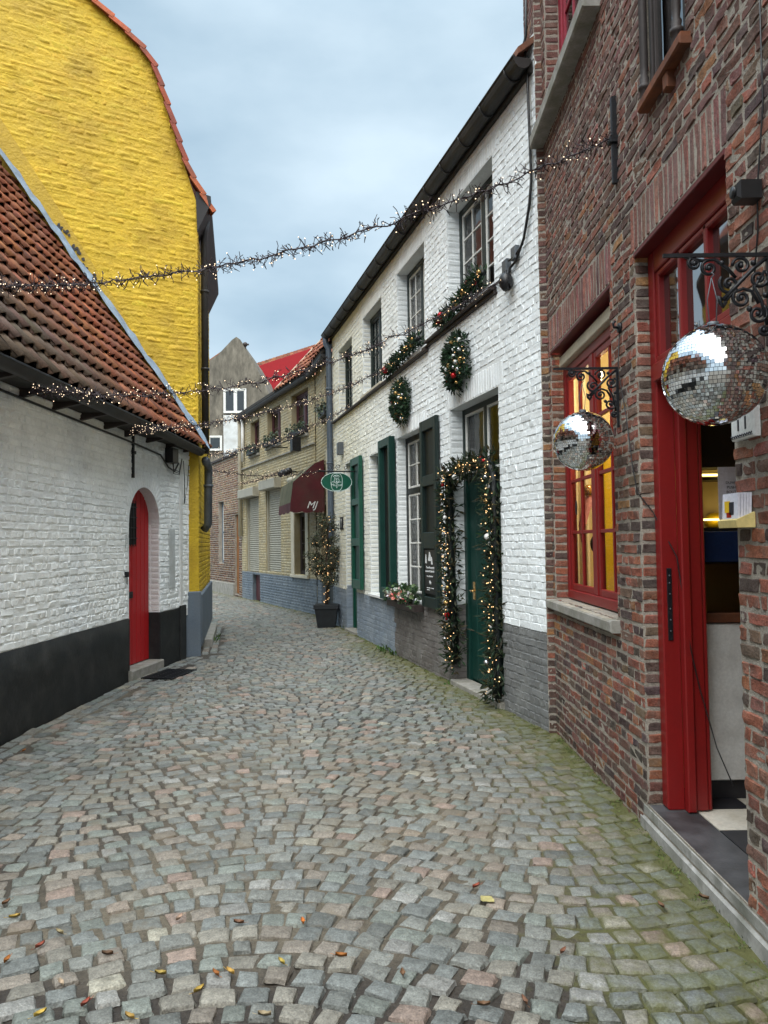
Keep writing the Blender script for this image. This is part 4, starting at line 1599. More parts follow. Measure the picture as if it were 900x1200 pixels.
garland('garland', 'thick lit christmas garland framing the dark green door of the white house', 'garland',
        [WH.p(2.37, .22, .0), WH.p(2.40, 1.2, .02), WH.p(2.40, 2.25, .03), WH.p(2.34, 2.36, .03), WH.p(1.75, 2.40, .03), WH.p(1.2, 2.38, .03), WH.p(1.13, 2.28, .03), WH.p(1.13, 1.2, .02), WH.p(1.11, .3, .02), WH.p(1.1, .08, .05)],
        .108, 19, 34, 270, WH, 6, pal=((.010, .03, .012), (.018, .045, .018), (.03, .05, .022), (.012, .022, .012), (.05, .055, .03), (.06, .05, .02)))
sg1 = garland('sill_garland', 'green garland with red baubles on the sill of the nearest upper window', 'garland', [WH.p(2.55, 4.14, .06), WH.p(1.9, 4.2, .06), WH.p(1.2, 4.3, .05)], .06, 16, 12, 50, WH, 7, 'garlands on the upper sills')
sg2 = garland('sill_garland', 'green garland with one big red bauble on the sill above the farther wreath', 'garland', [WH.p(4.85, 4.06, .06), WH.p(4.2, 4.14, .06), WH.p(3.35, 4.2, .05)], .06, 16, 12, 45, WH, 8, 'garlands on the upper sills')
baubles(sg1, [(WH.p(2.28, 4.17, .14), .036, 'bauble_red'), (WH.p(2.42, 4.14, .12), .028, 'bauble_red'), (WH.p(1.5, 4.28, .12), .026, 'bauble_red')])
baubles(sg2, [(WH.p(4.66, 4.07, .15), .05, 'bauble_red')])
RND.seed(15)
fbx = thing('flower_box', 'window box of white and pink flowers beside the chalkboard shutter', 'flower box', WH.p(4.1, .72, .08))
a = Acc()
a.bbox(WH, 3.46, 4.74, .715, .80, .01, .15, 0)
a.build('trough', 'dark_wood', fbx)
a = Acc()
for k in range(70):
    leaves(a, WH.p(RND.uniform(3.5, 4.72), RND.uniform(.82, .98), RND.uniform(.04, .16)), .06, 7, ln=(.04, .09))
a.build('foliage', 'needle_green', fbx)
for k in range(16):
    c = WH.p(RND.uniform(3.55, 4.7), RND.uniform(.84, .98), RND.uniform(.14, .2))
    a = Acc()
    leaves(a, c, .02, 11, ln=(.03, .06), pal=((.6, .58, .52), (.6, .58, .5)) if k % 3 else ((.55, .12, .12), (.6, .25, .2)))
    a.build('flower', 'needle_green', fbx)

# hanging oval sign on its green arm
SG = WH.sub(7.1, 0, (0, 1), (-1, 0))     # along = away from the wall
hs = thing('hanging_sign', 'oval green hanging sign with white emblem on a scrolled arm', 'sign', SG.p(0, 2.84))
a = Acc()
a.bbox(SG, .0, .70, 2.83, 2.852, -.011, .011, 0, e=.004)
a.bbox(SG, .0, .02, 2.75, 3.0, -.016, .016, 0)
for x, z, r_, a0, s_ in ((.34, 2.92, .05, -1.57, 1), (.5, 2.91, .045, -1.57, -1), (.2, 2.905, .04, -1.57, 1)):
    a.tube([SG.p(px, pz, 0) for px, pz in spiral(x, z, r_, 1.2, a0, s_)], .006, 5)
for u in (.24, .52):
    a.tube([SG.p(u, 2.83, 0), SG.p(u, 2.80, 0)], .006, 5)
a.build('arm', 'black_iron', hs)
cx, cz, ax, az = .375, 2.655, .27, .165
oval = lambda kx, kz, o: [SG.p(cx + ax * kx * math.cos(t), cz + az * kz * math.sin(t), o) for t in [2 * math.pi * k / 48 for k in range(48)]]
a = Acc()
a.prism(oval(1, 1, -.012), SG.o * .024, 0)
a.build('board', 'sign_green', hs)
a = Acc()
rim = oval(.985, .98, .0135)
a.tube(rim + [rim[0]], .0055, 5)
st_ = []
for k in range(33):
    t = 2 * math.pi * k / 32
    st_.append(SG.p(cx + .1 * math.copysign(abs(math.cos(t)) ** .6, math.cos(t)), cz + .148 * math.copysign(abs(math.sin(t)) ** .75, math.sin(t)), .0135))
a.tube(st_, .0045, 5)
E_ = lambda pts, r_=.005: a.tube([SG.p(cx + x, cz + z, .0135) for x, z in pts], r_, 5)
E_([(-.062, .088), (-.03, .112), (0, .118), (.03, .112), (.062, .088)], .007)
E_([(-.045, .075), (-.02, .09), (.02, .09), (.045, .075)], .005)
E_([(-.04, .055), (-.045, .02), (-.02, -.01), (.0, -.02), (.02, -.01), (.045, .02), (.04, .055), (-.04, .055)])
E_([(-.02, .03), (0, .04), (.02, .03)])
E_([(0, .02), (-.012, .0), (.012, .0), (0, .02)])
E_([(-.085, 0), (-.05, .002), (-.03, -.014)])
E_([(.085, 0), (.05, .002), (.03, -.014)])
E_([(-.012, -.085), (0, -.105), (.012, -.085), (-.012, -.085)], .005)
put_text(a, 'MaZoA', .062, SG.p(cx, cz - .052, .0135), -SG.d, SG.z, 0, .002, sx=1.05)
a.build('emblem', 'sign_white', hs)

# ------------------------------------------------------------------ beige house
beige_house = thing('beige_house', 'yellowish painted brick house with maroon windows and pale roller shutters', 'house', BE.p(2, 0))
BA, BB, BC = (4.66, 5.62, 4.19, 5.17), (2.62, 3.85, 4.22, 5.22), (.46, 1.72, 4.18, 5.26)
S1, S2, BW, CE = (4.8, 6.15, .80, 3.03), (2.69, 4.05, .85, 3.12), (.70, 1.53, .86, 2.35), (4.7, 5.5, -.02, .74)
OPB = [BA, BB, BC, S1, S2, BW, CE]
BD, BDOOR = (9.32, 10.12, 4.22, 5.17), (9.5, 10.75, .02, 2.45)


def bcol(u, z):
    k = 1 + RND.gauss(0, .06)
    if z < .78:
        c = (.15, .19, .235)
    else:
        c = RND.choice(((.50, .41, .23), (.47, .38, .2), (.52, .45, .28), (.44, .36, .21)))
    return tuple(x * k * .74 for x in c)


w = Acc()
zb = [(-1, 12, -.2, .78, 0, (.11, .14, .17)), (-1, 12, .78, 7, 0, (.31, .26, .155))]
wall_sheet(w, BE, 0, 6.71, -.09, 5.5, OPB, .16, zb)
wall_sheet(w, WH, 9.22, 11.285, -.09, 5.5, [BD, BDOOR], .16, zb, off=-.02)
brickwork(w, BE, lambda z: (0, 6.71), OPB, -.03, 5.48, .07, .21, .009, .005, bcol, None, e=.012, jit=.005)
WB = WH.sub(0, -.02, (1, 0), (0, 1))
brickwork(w, WB, lambda z: (9.25, 11.28), [BD, BDOOR], -.03, 5.48, .07, .21, .009, .005, bcol, None, e=.012, jit=.005)
w.face([BE.p(6.71, -.1), BE.p(6.71, -.1, -6), BE.p(6.71, 5.45, -6), BE.p(6.71, 5.45)], 0, (.42, .36, .24))
w.face([BE.p(0, 5.44, -.01), BE.p(6.71, 5.44, -.01), BE.p(6.71, 5.44, -6), BE.p(0, 5.44, -6)], 0, (.1, .1, .1))
w.build('wall', 'painted_brick', beige_house)
rm = Acc()
for o in OPB:
    room(rm, BE, *o, -.2, .4)
room(rm, WH, *BD, -.25, .4)
room(rm, WH, *BDOOR, -.25, .8)
rm.build('interior', 'room_dark', beige_house)
for o, f in ((BA, BE), (BB, BE), (BC, BE), (BD, WH)):
    x = window(beige_house, f, *o, .13, 'maroon_paint', 'maroon_paint', mull=(.5,), mw=.1, nx=1, nz=(2,), fw=.07, cw=.04, bar=.025, glass='pane_dark', curtain='curtain_grey' if o is not BD else None, cur_z=(0, 1))
    s_ = Acc()
    s_.bbox(f, o[0] - .06, o[1] + .06, o[2] - .07, o[2] - .01, -.1, .07, 0)
    s_.build('sill', 'stone_sill', x)
x = window(beige_house, BE, *BW, .13, 'dark_wood', 'dark_wood', mull=(.5,), nx=1, nz=(4,), fw=.07, cw=.03, bar=.02, glass='pane_dark', curtain='curtain_grey')
s_ = Acc()
s_.bbox(BE, BW[0] - .22, BW[0] - .005, .86, 2.5, .006, .03, 0)
s_.bbox(BE, BW[1] + .005, BW[1] + .25, .86, 2.5, .006, .03, 0)
s_.bbox(BE, BW[0] - .22, BW[1] + .25, .79, .855, .006, .06, 0)
s_.build('surround', 'cream_paint', x)
s_ = Acc()
s_.bbox(BE, 0, 6.7, 3.86, 3.9, .0, .05, 0)
s_.build('ledge', 'stone_sill', beige_house)
for o, lab in ((S1, None), (S2, None)):
    a = Acc()
    z = o[2] + .01
    while z < o[3] - .08:
        a.prism([BE.p(o[0] + .05, z, -.09), BE.p(o[0] + .05, z + .03, -.072), BE.p(o[0] + .05, z + .058, -.08), BE.p(o[0] + .05, z + .058, -.1), BE.p(o[0] + .05, z, -.1)], BE.d * (o[1] - o[0] - .1), 0)
        z += .06
    a.bbox(BE, o[0], o[0] + .055, o[2], o[3], -.12, -.03, 0)
    a.bbox(BE, o[1] - .055, o[1], o[2], o[3], -.12, -.03, 0)
    so = a.build('roller_shutter', 'shutter_slat', beige_house)
    a = Acc()
    a.bbox(BE, o[0] - .08, o[1] + (.3 if o is S1 else .05), o[3] - .06, o[3] + .2, -.05, .2, 0, e=.02)
    a.build('shutter_box', 'shutter_slat', so)
a = Acc()
a.bbox(BE, 4.72, 5.48, 0, .73, -.14, -.1, 0)
a.build('cellar_hatch', 'maroon_paint', beige_house)
a = Acc()
a.bbox(WH, 9.5, 10.75, .03, 2.45, -.25, -.17, 0)
a.bbox(WH, 9.62, 10.63, .1, 1.0, -.171, -.155, 0)
a.bbox(WH, 9.62, 10.63, 1.1, 2.3, -.171, -.155, 1)
a.build('door', ['black_green_paint', 'black_plastic'], beige_house)
a = Acc()
a.bbox(WH, 9.24, 9.5, 2.05, 3.5, -.005, .10, 0)
a.build('pillar_box', 'cream_paint', beige_house)
gt = Acc()
for f, u0, u1 in ((BE, -.02, 6.85), (WH, 9.35, 11.3)):
    pts = []
    sec2 = [(.13 + .075 * math.cos(math.pi + k * math.pi / 8), 5.45 + .085 * math.sin(math.pi + k * math.pi / 8)) for k in range(9)]
    for u in (u0, u1):
        pts += [f.p(u, z, o) for o, z in sec2]
    gt.add(pts, [(k, k + 1, 9 + k + 1, 9 + k) for k in range(8)] + [tuple(range(9)), tuple(range(9, 18))], 0, (1, 1, 1), True)
    gt.bbox(f, u0, u1, 5.46, 5.55, 0.01, .2, 1)
gt.build('gutter', ['gutter_dark', 'eave_board'], beige_house)
pipe(beige_house, 'downpipe', [BE.p(6.6, 5.4, .12), BE.p(6.6, 5.25, .08), BE.p(6.6, 1.85, .08)], .06, 'cream_paint', [BE.p(6.6, 4.4, .08), BE.p(6.6, 3.0, .08)])
pipe(beige_house, 'vent_pipe', [BE.p(6.3, 5.35, .06), BE.p(6.3, 4.1, .06)], .05, 'white_panel')


def tile_roof(fr, o0, z0, slope, u0, u1, length, acc, tw=.24, th=.32, col=None, amp=.03, right=None, nseg=6):
    """pantiles in overlapping courses on a sloping plane above the frame's eave line"""
    s_ = math.radians(slope)
    upv_ = -fr.o * math.cos(s_) + V(0, 0, math.sin(s_))
    nrm = fr.o * math.sin(s_) + V(0, 0, math.cos(s_))
    P0 = fr.p(0, z0, o0)
    t = 0
    row = 0
    while t < length:
        u = u0
        umax = right(t) if right else u1
        while u < umax - .02:
            uu = min(u + tw, umax)
            c = col(u, t)
            pts = []
            tilt = RND.gauss(0, .004)
            for (tt, h) in ((t - .03, .036 + tilt), (t + th + .01, .004 + tilt)):
                for k in range(nseg + 1):
                    f_ = k / nseg
                    prof = amp * (math.sin(math.pi * min(1, f_ / .55)) if f_ < .55 else -.35 * math.sin(math.pi * (f_ - .55) / .45))
                    pts.append(P0 + fr.d * (u + tw * 1.06 * f_ * (uu - u) / tw) + upv_ * tt + nrm * (h + prof * (1.0 if tt < t else .45)))
            low = pts[:nseg + 1]
            n0 = len(pts)
            pts += [p - nrm * .014 for p in low]
            fcs = [(k, k + 1, nseg + 1 + k + 1, nseg + 1 + k) for k in range(nseg)] + [(n0 + k, n0 + k + 1, k + 1, k) for k in range(nseg)]
            acc.add(pts, fcs, 0, c, True)
            u += tw
        t += th
        row += 1
    return P0, upv_, nrm


rf = Acc()
rcol = lambda u, t: vary(RND.choice(((.30, .1, .05), (.26, .085, .045), (.34, .125, .06))), .12)
tile_roof(BE, .2, 5.51, 48, -.35, 2.5, 2.0, rf, col=rcol)
tile_roof(WH, .18, 5.53, 48, 9.3, 11.35, 2.0, rf, col=rcol)
rf.prism([BE.p(-.3, 5.47, .18), BE.p(2.5, 5.47, .18), BE.p(2.5, 6.95, -1.2), BE.p(-.3, 6.95, -1.2)], V(0, 0, .02), 1)
rf.prism([WH.p(9.3, 5.47, .16), WH.p(11.35, 5.47, .16), WH.p(11.35, 6.95, -1.2), WH.p(9.3, 6.95, -1.2)], V(0, 0, .02), 1)
ro = rf.build('roof', ['roof_tile', 'under_roof'], beige_house)
vg = Acc()
vg.prism([BE.p(2.5, 5.49, .2), BE.p(2.55, 5.49, .2), BE.p(2.55, 6.98, -1.15), BE.p(2.5, 6.98, -1.15)], V(0, 0, .09), 0)
vg.build('verge', 'cream_paint', ro)

# things on the beige front
RND.seed(31)
for (o, f, lab) in ((BA, BE, 'small planter with pale foliage under the leftmost maroon window'), (BB, BE, 'planter with trailing foliage under the second maroon window from the left'),
                    (BC, BE, 'planter with sparse foliage under the maroon window above the awning'), (BD, WH, 'dark planter with foliage under the maroon window beside the grey downpipe')):
    pl_ = thing('planter', lab, 'planter', f.p((o[0] + o[1]) / 2, o[2] - .01, .1), 'planters on the beige house sills')
    a = Acc()
    a.bbox(f, o[0] + .05, o[1] - .05, o[2] - .005, o[2] + .13, -.02, .15, 0)
    a.build('trough', 'pot_black', pl_)
    a = Acc()
    for k in range(34):
        leaves(a, f.p(RND.uniform(o[0] + .05, o[1] - .05), o[2] + RND.uniform(.04, .24), RND.uniform(.02, .2)), .07, 7, ln=(.04, .08), pal=((.05, .075, .05), (.08, .1, .07), (.03, .05, .03)))
    a.build('foliage', 'needle_green', pl_)
aw = thing('awning', 'small maroon shop awning with scalloped valance and white initials, greenish with algae', 'awning', WH.p(10.6, 2.3, .4))
N0, N1 = 10.12, 12.0
D = .68
wn = lambda z, o: WH.p(N0, z, o)
wf = lambda z, o: WH.p(N1, z, o)
prof = [(.02, 3.38), (.22, 3.30), (.45, 3.10), (D, 2.90)]
a = Acc()
for (o, z), (o2, z2) in zip(prof, prof[1:]):
    a.face([wn(z, o), wf(z, o), wf(z2, o2), wn(z2, o2)], 1)
a.face([wn(2.93, D), wf(2.93, D), wf(2.47, D + .06), wn(2.47, D + .06)], 1)
a.build('canopy', ['awning_red', 'awning_algae'], aw)
for f_, nm in ((wn, 'side_panel'), (wf, 'side_panel')):
    a = Acc()
    a.face([f_(2.47, .02)] + [f_(z, o) for o, z in prof] + [f_(2.47, D + .06)], 0)
    a.build(nm, 'awning_red', aw)
a = Acc()
n_ = 12
pts = [wn(2.47, .02 + (D + .04) * k / n_) for k in range(n_ + 1)] + [wn(2.47 - .19 - .03 * abs(math.sin(k * math.pi / 4)), .02 + (D + .05) * k / n_) for k in range(n_ + 1)]
a.add(pts, [(k, k + 1, n_ + 2 + k, n_ + 1 + k) for k in range(n_)], 0)
pts = [WH.p(N0 + (N1 - N0) * k / n_, 2.47, D + .06) for k in range(n_ + 1)] + [WH.p(N0 + (N1 - N0) * k / n_, 2.47 - .19 - .03 * abs(math.sin(k * math.pi / 4)), D + .07) for k in range(n_ + 1)]
a.add(pts, [(k, k + 1, n_ + 2 + k, n_ + 1 + k) for k in range(n_)], 0)
a.build('valance', 'awning_red', aw)
a = Acc()
AWF = WH.sub(N0, 0, (0, 1), (-1, 0))
put_text(a, 'MJ', .21, AWF.p(.30, 2.41, .012), -AWF.d, AWF.z, 0, .003, shear=.35, sx=1.0)
a.build('initials', 'chalk', aw)
a = Acc()
a.tube([BE.p(.45, 3.1, .3), BE.p(1.0, 3.1, .3)], .07, 10)
a.build('roller', 'cream_paint', aw)
a = Acc()
a.tube([BE.p(1.9, 4.0, .05), BE.p(1.9, 4.0, .5), BE.p(.3, 3.98, .5)], .014, 6)
a.bbox(BE, .12, .3, 3.7, 4.02, .3, .5, 0)
q = a.build('banner_arm', 'black_iron', None, BE.p(1, 4, .05))
tag(q, 'thin black projecting arm with a small dark box on the beige house front', 'bracket')
for k, u in enumerate((1.35, 1.75)):
    a = Acc()
    a.tube([BE.p(u, 3.35, .0), BE.p(u, 3.35, .16)], .02, 6)
    a.ball(BE.p(u, 3.36, .2), .09, 0, nu=10, nv=8)
    a.tube([BE.p(u, 3.36, .2), BE.p(u - .06, 3.3, .32)], .07, 10)
    q = a.build('spotlight', 'black_plastic', None, BE.p(u, 3.3, 0))
    tag(q, 'small black spotlight above the awning, the one %s the awning canopy' % ('nearest' if k == 0 else 'farther from'), 'wall light', 'spotlights above the awning')

# potted olive tree wrapped in lights
RND.seed(44)
pt = thing('potted_tree', 'small olive tree wound with warm fairy lights in a black square pot', 'potted plant', (-1.10, 14.85, 0))
px_, py_ = -1.13, 14.85
a = Acc()
for (r0, z0, r1, z1) in ((.165, 0, .215, .36), (.235, .36, .235, .43)):
    p = [V(px_ + sx * r0, py_ + sy * r0, z0) for sx, sy in ((-1, -1), (1, -1), (1, 1), (-1, 1))] + [V(px_ + sx * r1, py_ + sy * r1, z1) for sx, sy in ((-1, -1), (1, -1), (1, 1), (-1, 1))]
    a.add(p, [(3, 2, 1, 0), (4, 5, 6, 7), (0, 1, 5, 4), (1, 2, 6, 5), (2, 3, 7, 6), (3, 0, 4, 7)], 0)
a.build('pot', 'pot_black', pt)
a = Acc()
base = V(px_, py_, .4)
a.tube([base, base + V(.02, 0, .35), base + V(-.01, .01, .7), base + V(.03, 0, 1.2), base + V(.04, 0, 1.7)], .035, 7, r1=.012)
tips = []
for k in range(26):
    z = RND.uniform(.35, 1.65)
    an = RND.random() * 6.28
    r_ = RND.uniform(.18, .36) * (1.1 - abs(z - .95) * .55)
    tip = base + V(math.cos(an) * r_, math.sin(an) * r_, z + RND.uniform(.05, .25))
    a.tube([base + V(0, 0, z - .1), base.lerp(tip, .5) + V(0, 0, z * .25), tip], .008, 4, r1=.003)
    tips.append((base + V(0, 0, z), tip))
a.build('trunk', 'bark', pt)
a = Acc()
for b0, tip in tips:
    for k in range(26):
        leaves(a, b0.lerp(tip, RND.uniform(.3, 1.15)), .085, 6, ln=(.03, .065), pal=((.045, .055, .03), (.07, .08, .05), (.03, .04, .02), (.09, .085, .05)), wd=.22)
a.build('foliage', 'needle_green', pt)
bulbs(pt, [b0.lerp(t_, RND.uniform(.1, 1)) + V(RND.gauss(0, .03), RND.gauss(0, .03) - .03, RND.gauss(0, .03)) for b0, t_ in tips for _ in range(3)] +
      [base + V(math.cos(k * .9) * .05, math.sin(k * .9) * .05 - .02, k * .022) for k in range(36)], .0075)

# ------------------------------------------------------------------ brown brick house at the bend
far_house = thing('brown_brick_house', 'low brown brick house with narrow window and orange door at the bend', 'house', FB.p(1, 0))
FW, FD = (2.2, 2.9, 1.0, 3.05), (.33, .83, .06, 2.55)
w = Acc()
wall_sheet(w, FB, 0, 8.3, -.1, 4.42, [FW, FD], .16, [(-1, 9, -.2, 6, 0, (1, 1, 1))])
fcol = lambda u, z: vary(RND.choice(((.13, .055, .03), (.09, .045, .03), (.16, .085, .045), (.07, .04, .032), (.18, .12, .07))) if z < 2.6 else RND.choice(((.23, .12, .07), (.3, .2, .12), (.18, .1, .07), (.25, .17, .11))), .15)
brickwork(w, FB, lambda z: (0, 6), [FW, FD, (.83, 6, -.1, .38)], -.03, 4.4, .072, .21, .011, .006, fcol, lambda u, z: 1, e=.01, jit=.004)
w.face([FB.p(0, 4.42, 0), FB.p(8.3, 4.42, 0), FB.p(8.3, 4.42, -3), FB.p(0, 4.42, -3)], 0)
w.build('wall', ['mortar', 'raw_brick'], far_house)
a = Acc()
a.bbox(FB, .86, 6, -.05, .37, .004, .05, 0)
a.build('plinth', 'stone_sill', far_house)
a = Acc()
a.bbox(FB, 0, 8.3, 4.42, 4.5, -.3, .06, 0)
a.build('coping', 'dark_wood', far_house)
rm = Acc()
room(rm, FB, *FW, -.2, .4)
rm.build('interior', 'room_dark', far_house)
x = window(far_house, FB, *FW, .12, 'grey_plinth', 'white_bar', trans=(.5,), nx=1, nz=(1,), fw=.1, cw=.05, glass='pane_dark', curtain='curtain_grey')
a = Acc()
a.bbox(FB, .335, .825, .07, 2.54, -.12, -.07, 0)
for k in range(4):
    a.bbox(FB, .345 + k * .12, .345 + k * .12 + .112, .09, 2.5, -.071, -.06, 0)
a.build('door', 'orange_wood', far_house)

# ------------------------------------------------------------------ grey gable house and red-roofed house beyond
grey_house = thing('grey_gable_house', 'tall grey rendered gable house with pale window panel rising behind the bend', 'house', (-6.3, 33, 0))
GH = Fr((-8, 33), (0, 33), -1)
poly = [(-3.2, 0), (-3.2, 7.1), (.9, 9.85), (1.52, 10.5), (1.7, 10.62), (1.86, 10.5), (2.3, 9.72), (2.42, 9.6), (3.0, 8.3), (4.4, 5.6), (4.4, 0)]
a = Acc()
a.prism([GH.p(u, z) for u, z in poly], V(0, 7, 0), 0)
a.bbox(GH, 1.12, 2.0, 3.0, 7.2, .01, .03, 1)
a.bbox(GH, -3.2, -.2, 5.0, 5.3, .002, .03, 1)
a.build('wall', ['grey_render', 'pale_render'], grey_house)
gr = Acc()
for (A_, B_) in (((-3.35, 7.0), (.95, 9.95)), ((1.75, 10.6), (3.1, 8.2))):
    u0, z0 = A_
    u1, z1 = B_
    if u0 < 0:
        for k in range(14):
            for j in range(3):
                f0, f1 = k / 14, (k + 1) / 14
                p = [GH.p(u0 + (u1 - u0) * f, z0 + (z1 - z0) * f + .04 + .03 * (f == f1), -.35 - j * .4 + dy) for f in (f0, f1) for dy in (0.0, -.38)]
                gr.add(p, [(0, 2, 3, 1)], 0, rcol(0, 0))
        gr.prism([GH.p(u0, z0, -.3), GH.p(u1, z1, -.3), GH.p(u1, z1 + .1, -.3), GH.p(u0, z0 + .1, -.3)], V(0, 6.6, 0), 0, (.28, .1, .05))
gr.build('roof', 'roof_tile', grey_house)
x = window(grey_house, GH, 1.13, 2.12, 7.28, 8.34, -.06, 'white_bar', 'white_bar', fw=.07, mull=(.52,), mw=.09, nx=1, nz=(1,), cw=.03, glass='pane_dark', curtain='curtain_grey')
x = window(grey_house, GH, .46, 1.06, 5.66, 6.31, -.06, 'white_bar', 'white_bar', fw=.06, nx=1, nz=(1,), cw=.03, glass='pane_dark', curtain='curtain_grey')
a = Acc()
a.tube([GH.p(2.06, 10.0, -.1), GH.p(2.06, 10.3, -.1)], .05, 6)
a.ball(GH.p(2.06, 10.3, -.1), .11, nu=8, nv=6)
a.tube([GH.p(1.92, 10.3, -.1), GH.p(2.22, 10.3, -.1)], .04, 6)
a.build('finial', 'dark_wood', grey_house)
red_house = thing('red_roofed_house', 'house with bright red sheet roof and orange ridge tiles behind the beige house', 'house', (-5, 40, 0))
RH = Fr((-10, 38), (0, 38), -1)
a = Acc()
a.prism([RH.p(3.4, 0, -1), RH.p(9.5, 0, -1), RH.p(9.5, 8.6, -1), RH.p(3.4, 8.6, -1)], V(0, 6, 0), 0, (.25, .12, .08))
a.build('wall', 'raw_brick', red_house)
a = Acc()
a.prism([RH.p(3.3, 8.4, .5), RH.p(6.2, 8.4, .5), RH.p(6.2, 11.95, -2.5), RH.p(3.3, 10.65, -1.2)], V(0, .1, .06), 0)
q = a.build('roof', 'red_sheet', red_house)
a = Acc()
a.prism([RH.p(5.5, 10.75, -1.72), RH.p(6.4, 10.75, -1.72), RH.p(6.6, 11.35, -2.3), RH.p(5.9, 11.3, -2.25)], V(0, -.12, .12), 0)
a.build('roof_light', 'zinc', q)
a = Acc()
for k in range(26):
    f0, f1 = k / 26, (k + 1) / 26
    for j in range(2):
        a.add([RH.p(3.2 + 4.6 * f, 10.56 + 2.05 * f + .02 * (f == f0) + (.0 if e_ == 0 else .33), -1.15 - 2.2 * f - e_ * .3) for f in (f0, f1) for e_ in (0, 1)], [(0, 2, 3, 1)], 0, rcol(0, 0))
tcol = lambda u, t: vary((.3, .105, .055), .12)
a.prism([RH.p(6.2, 8.4, .52), RH.p(9.5, 8.4, .52), RH.p(9.5, 13.2, -3.5), RH.p(6.2, 11.95, -2.52)], V(0, .1, .1), 0, (.28, .1, .055))
a.build('tile_band', 'roof_tile', q)

# ------------------------------------------------------------------ white cottage on the left
RND.seed(77)
CA = Fr((-3.444, -3), (-3.072, 9.2), -1)
CB2 = Fr((-3.072, 9.2), (-2.861, 11.0), -1)
cottage = thing('white_cottage', 'low white painted cottage with black base, arched red door and pantile roof', 'house', (-3.4, 6, 0))


def ccol(u, z):
    k = 1 + RND.gauss(0, .022)
    c = (.86, .89, .89)
    if RND.random() < .015:
        k *= .85
    return tuple(x * k for x in c)


CZ = [(-20, 30, .7, 5, 0, (.80, .83, .835)), (-20, 30, -.2, .7, 0, (.6, .6, .6))]
DA, DB, SP, CR = .03, .93, 1.88, 2.34          # door: sides, spring line and crown of its arch
mid, rad = (DA + DB) / 2, (DB - DA) / 2


def arch_z(u):
    t = max(0, 1 - ((u - mid) / rad) ** 2)
    return SP + (CR - SP) * math.sqrt(t)


slices = [(DA, DB, .02, SP)]
z = SP
while z < CR:
    h = rad * math.sqrt(max(0, 1 - ((z + .036 - SP) / (CR - SP)) ** 2)) + .01
    slices.append((mid - h, mid + h, z, z + .0725))
    z += .0725
w = Acc()
wall_sheet(w, CA, 0, 12.205, .6, 3.02, [], .2, CZ)
wall_sheet(w, CB2, 0, 1.98, .6, 3.02, [(DA, DB, .1, CR + .02)], .26, CZ)
# spandrels and soffit of the arch
n_ = 18
us_ = [DA + (DB - DA) * (.5 - .5 * math.cos(math.pi * k / n_)) for k in range(n_ + 1)]
for a_, b_ in zip(us_, us_[1:]):
    w.face([CB2.p(a_, arch_z(a_), .0), CB2.p(b_, arch_z(b_), .0), CB2.p(b_, CR + .02, .0), CB2.p(a_, CR + .02, .0)], 0, (.80, .83, .835))
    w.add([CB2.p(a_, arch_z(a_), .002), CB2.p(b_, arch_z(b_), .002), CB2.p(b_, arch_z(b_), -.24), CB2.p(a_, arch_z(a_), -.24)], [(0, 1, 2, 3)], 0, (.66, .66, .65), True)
brickwork(w, CA, lambda z: (0, 12.2), [], .735, 3.0, .0725, .205, .007, .0065, ccol, None, e=.009, jit=.007, n=6, rough=.0042, back=-.009)
brickwork(w, CB2, lambda z: (0.004, 1.9 + .1 * min(1, z / 2.6)), slices + [(mid - .62, mid + .62, SP, CR + .17)], .735, 3.0, .0725, .205, .007, .0065, ccol, None, e=.009, jit=.007, n=6, rough=.0042, back=-.009)
for k in range(26):                                        # voussoirs of the arch
    t = math.pi * (k + .5) / 26
    c0 = V(mid + rad * 1.04 * math.cos(t), 0, SP + (CR - SP) * 1.05 * math.sin(t))
    dirn = V(math.cos(t), 0, math.sin(t)).normalized()
    e1 = CB2.d * dirn.x + V(0, 0, dirn.z)
    e2 = CB2.d * (-dirn.z) + V(0, 0, dirn.x)
    O = CB2.p(c0.x, c0.z)
    p = [O + e1 * a + e2 * b + CB2.o * o for a, b, o in ((.0, -.024, -.002), (.17, -.030, -.002), (.17, .030, -.002), (.0, .024, -.002), (.012, -.014, .006), (.158, -.019, .006), (.158, .019, .006), (.012, .014, .006))]
    w.add(p, [(4, 5, 6, 7), (0, 1, 5, 4), (1, 2, 6, 5), (2, 3, 7, 6), (3, 0, 4, 7)], 0, ccol(0, 2), True)
for a_ in (mid - .62, mid + .45):
    z = SP
    while z < CR + .15:
        for q in range(2):
            ua = a_ + q * .09
            if not (arch_z(min(max(ua + .04, DA), DB)) + .12 > z and DA - .12 < ua + .04 < DB + .12):
                w.pillow(CB2, ua + .004, ua + .085, z + .004, z + .066, .006, 0, ccol(0, z), .012, .004, -.003)
        z += .0725
J = CB2.sub(DB, 0, (0, -1), (-1, 0))
z = .74
while z < SP + .3:
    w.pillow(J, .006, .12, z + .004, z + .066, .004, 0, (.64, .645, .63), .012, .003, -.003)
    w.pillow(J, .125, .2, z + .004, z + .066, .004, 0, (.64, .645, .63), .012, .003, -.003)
    z += .0725
for q in ((0, 12.2, CA), (0, 1.98, CB2)):
    pass
w.bbox(CB2, 1.60, 1.70, .74, 2.75, .004, .022, 0, (.68, .69, .68))
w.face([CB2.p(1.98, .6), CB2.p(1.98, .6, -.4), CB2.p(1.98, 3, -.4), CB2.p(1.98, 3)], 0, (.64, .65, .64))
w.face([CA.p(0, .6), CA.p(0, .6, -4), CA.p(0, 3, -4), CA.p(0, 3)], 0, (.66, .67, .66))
w.build('wall', 'painted_brick', cottage)
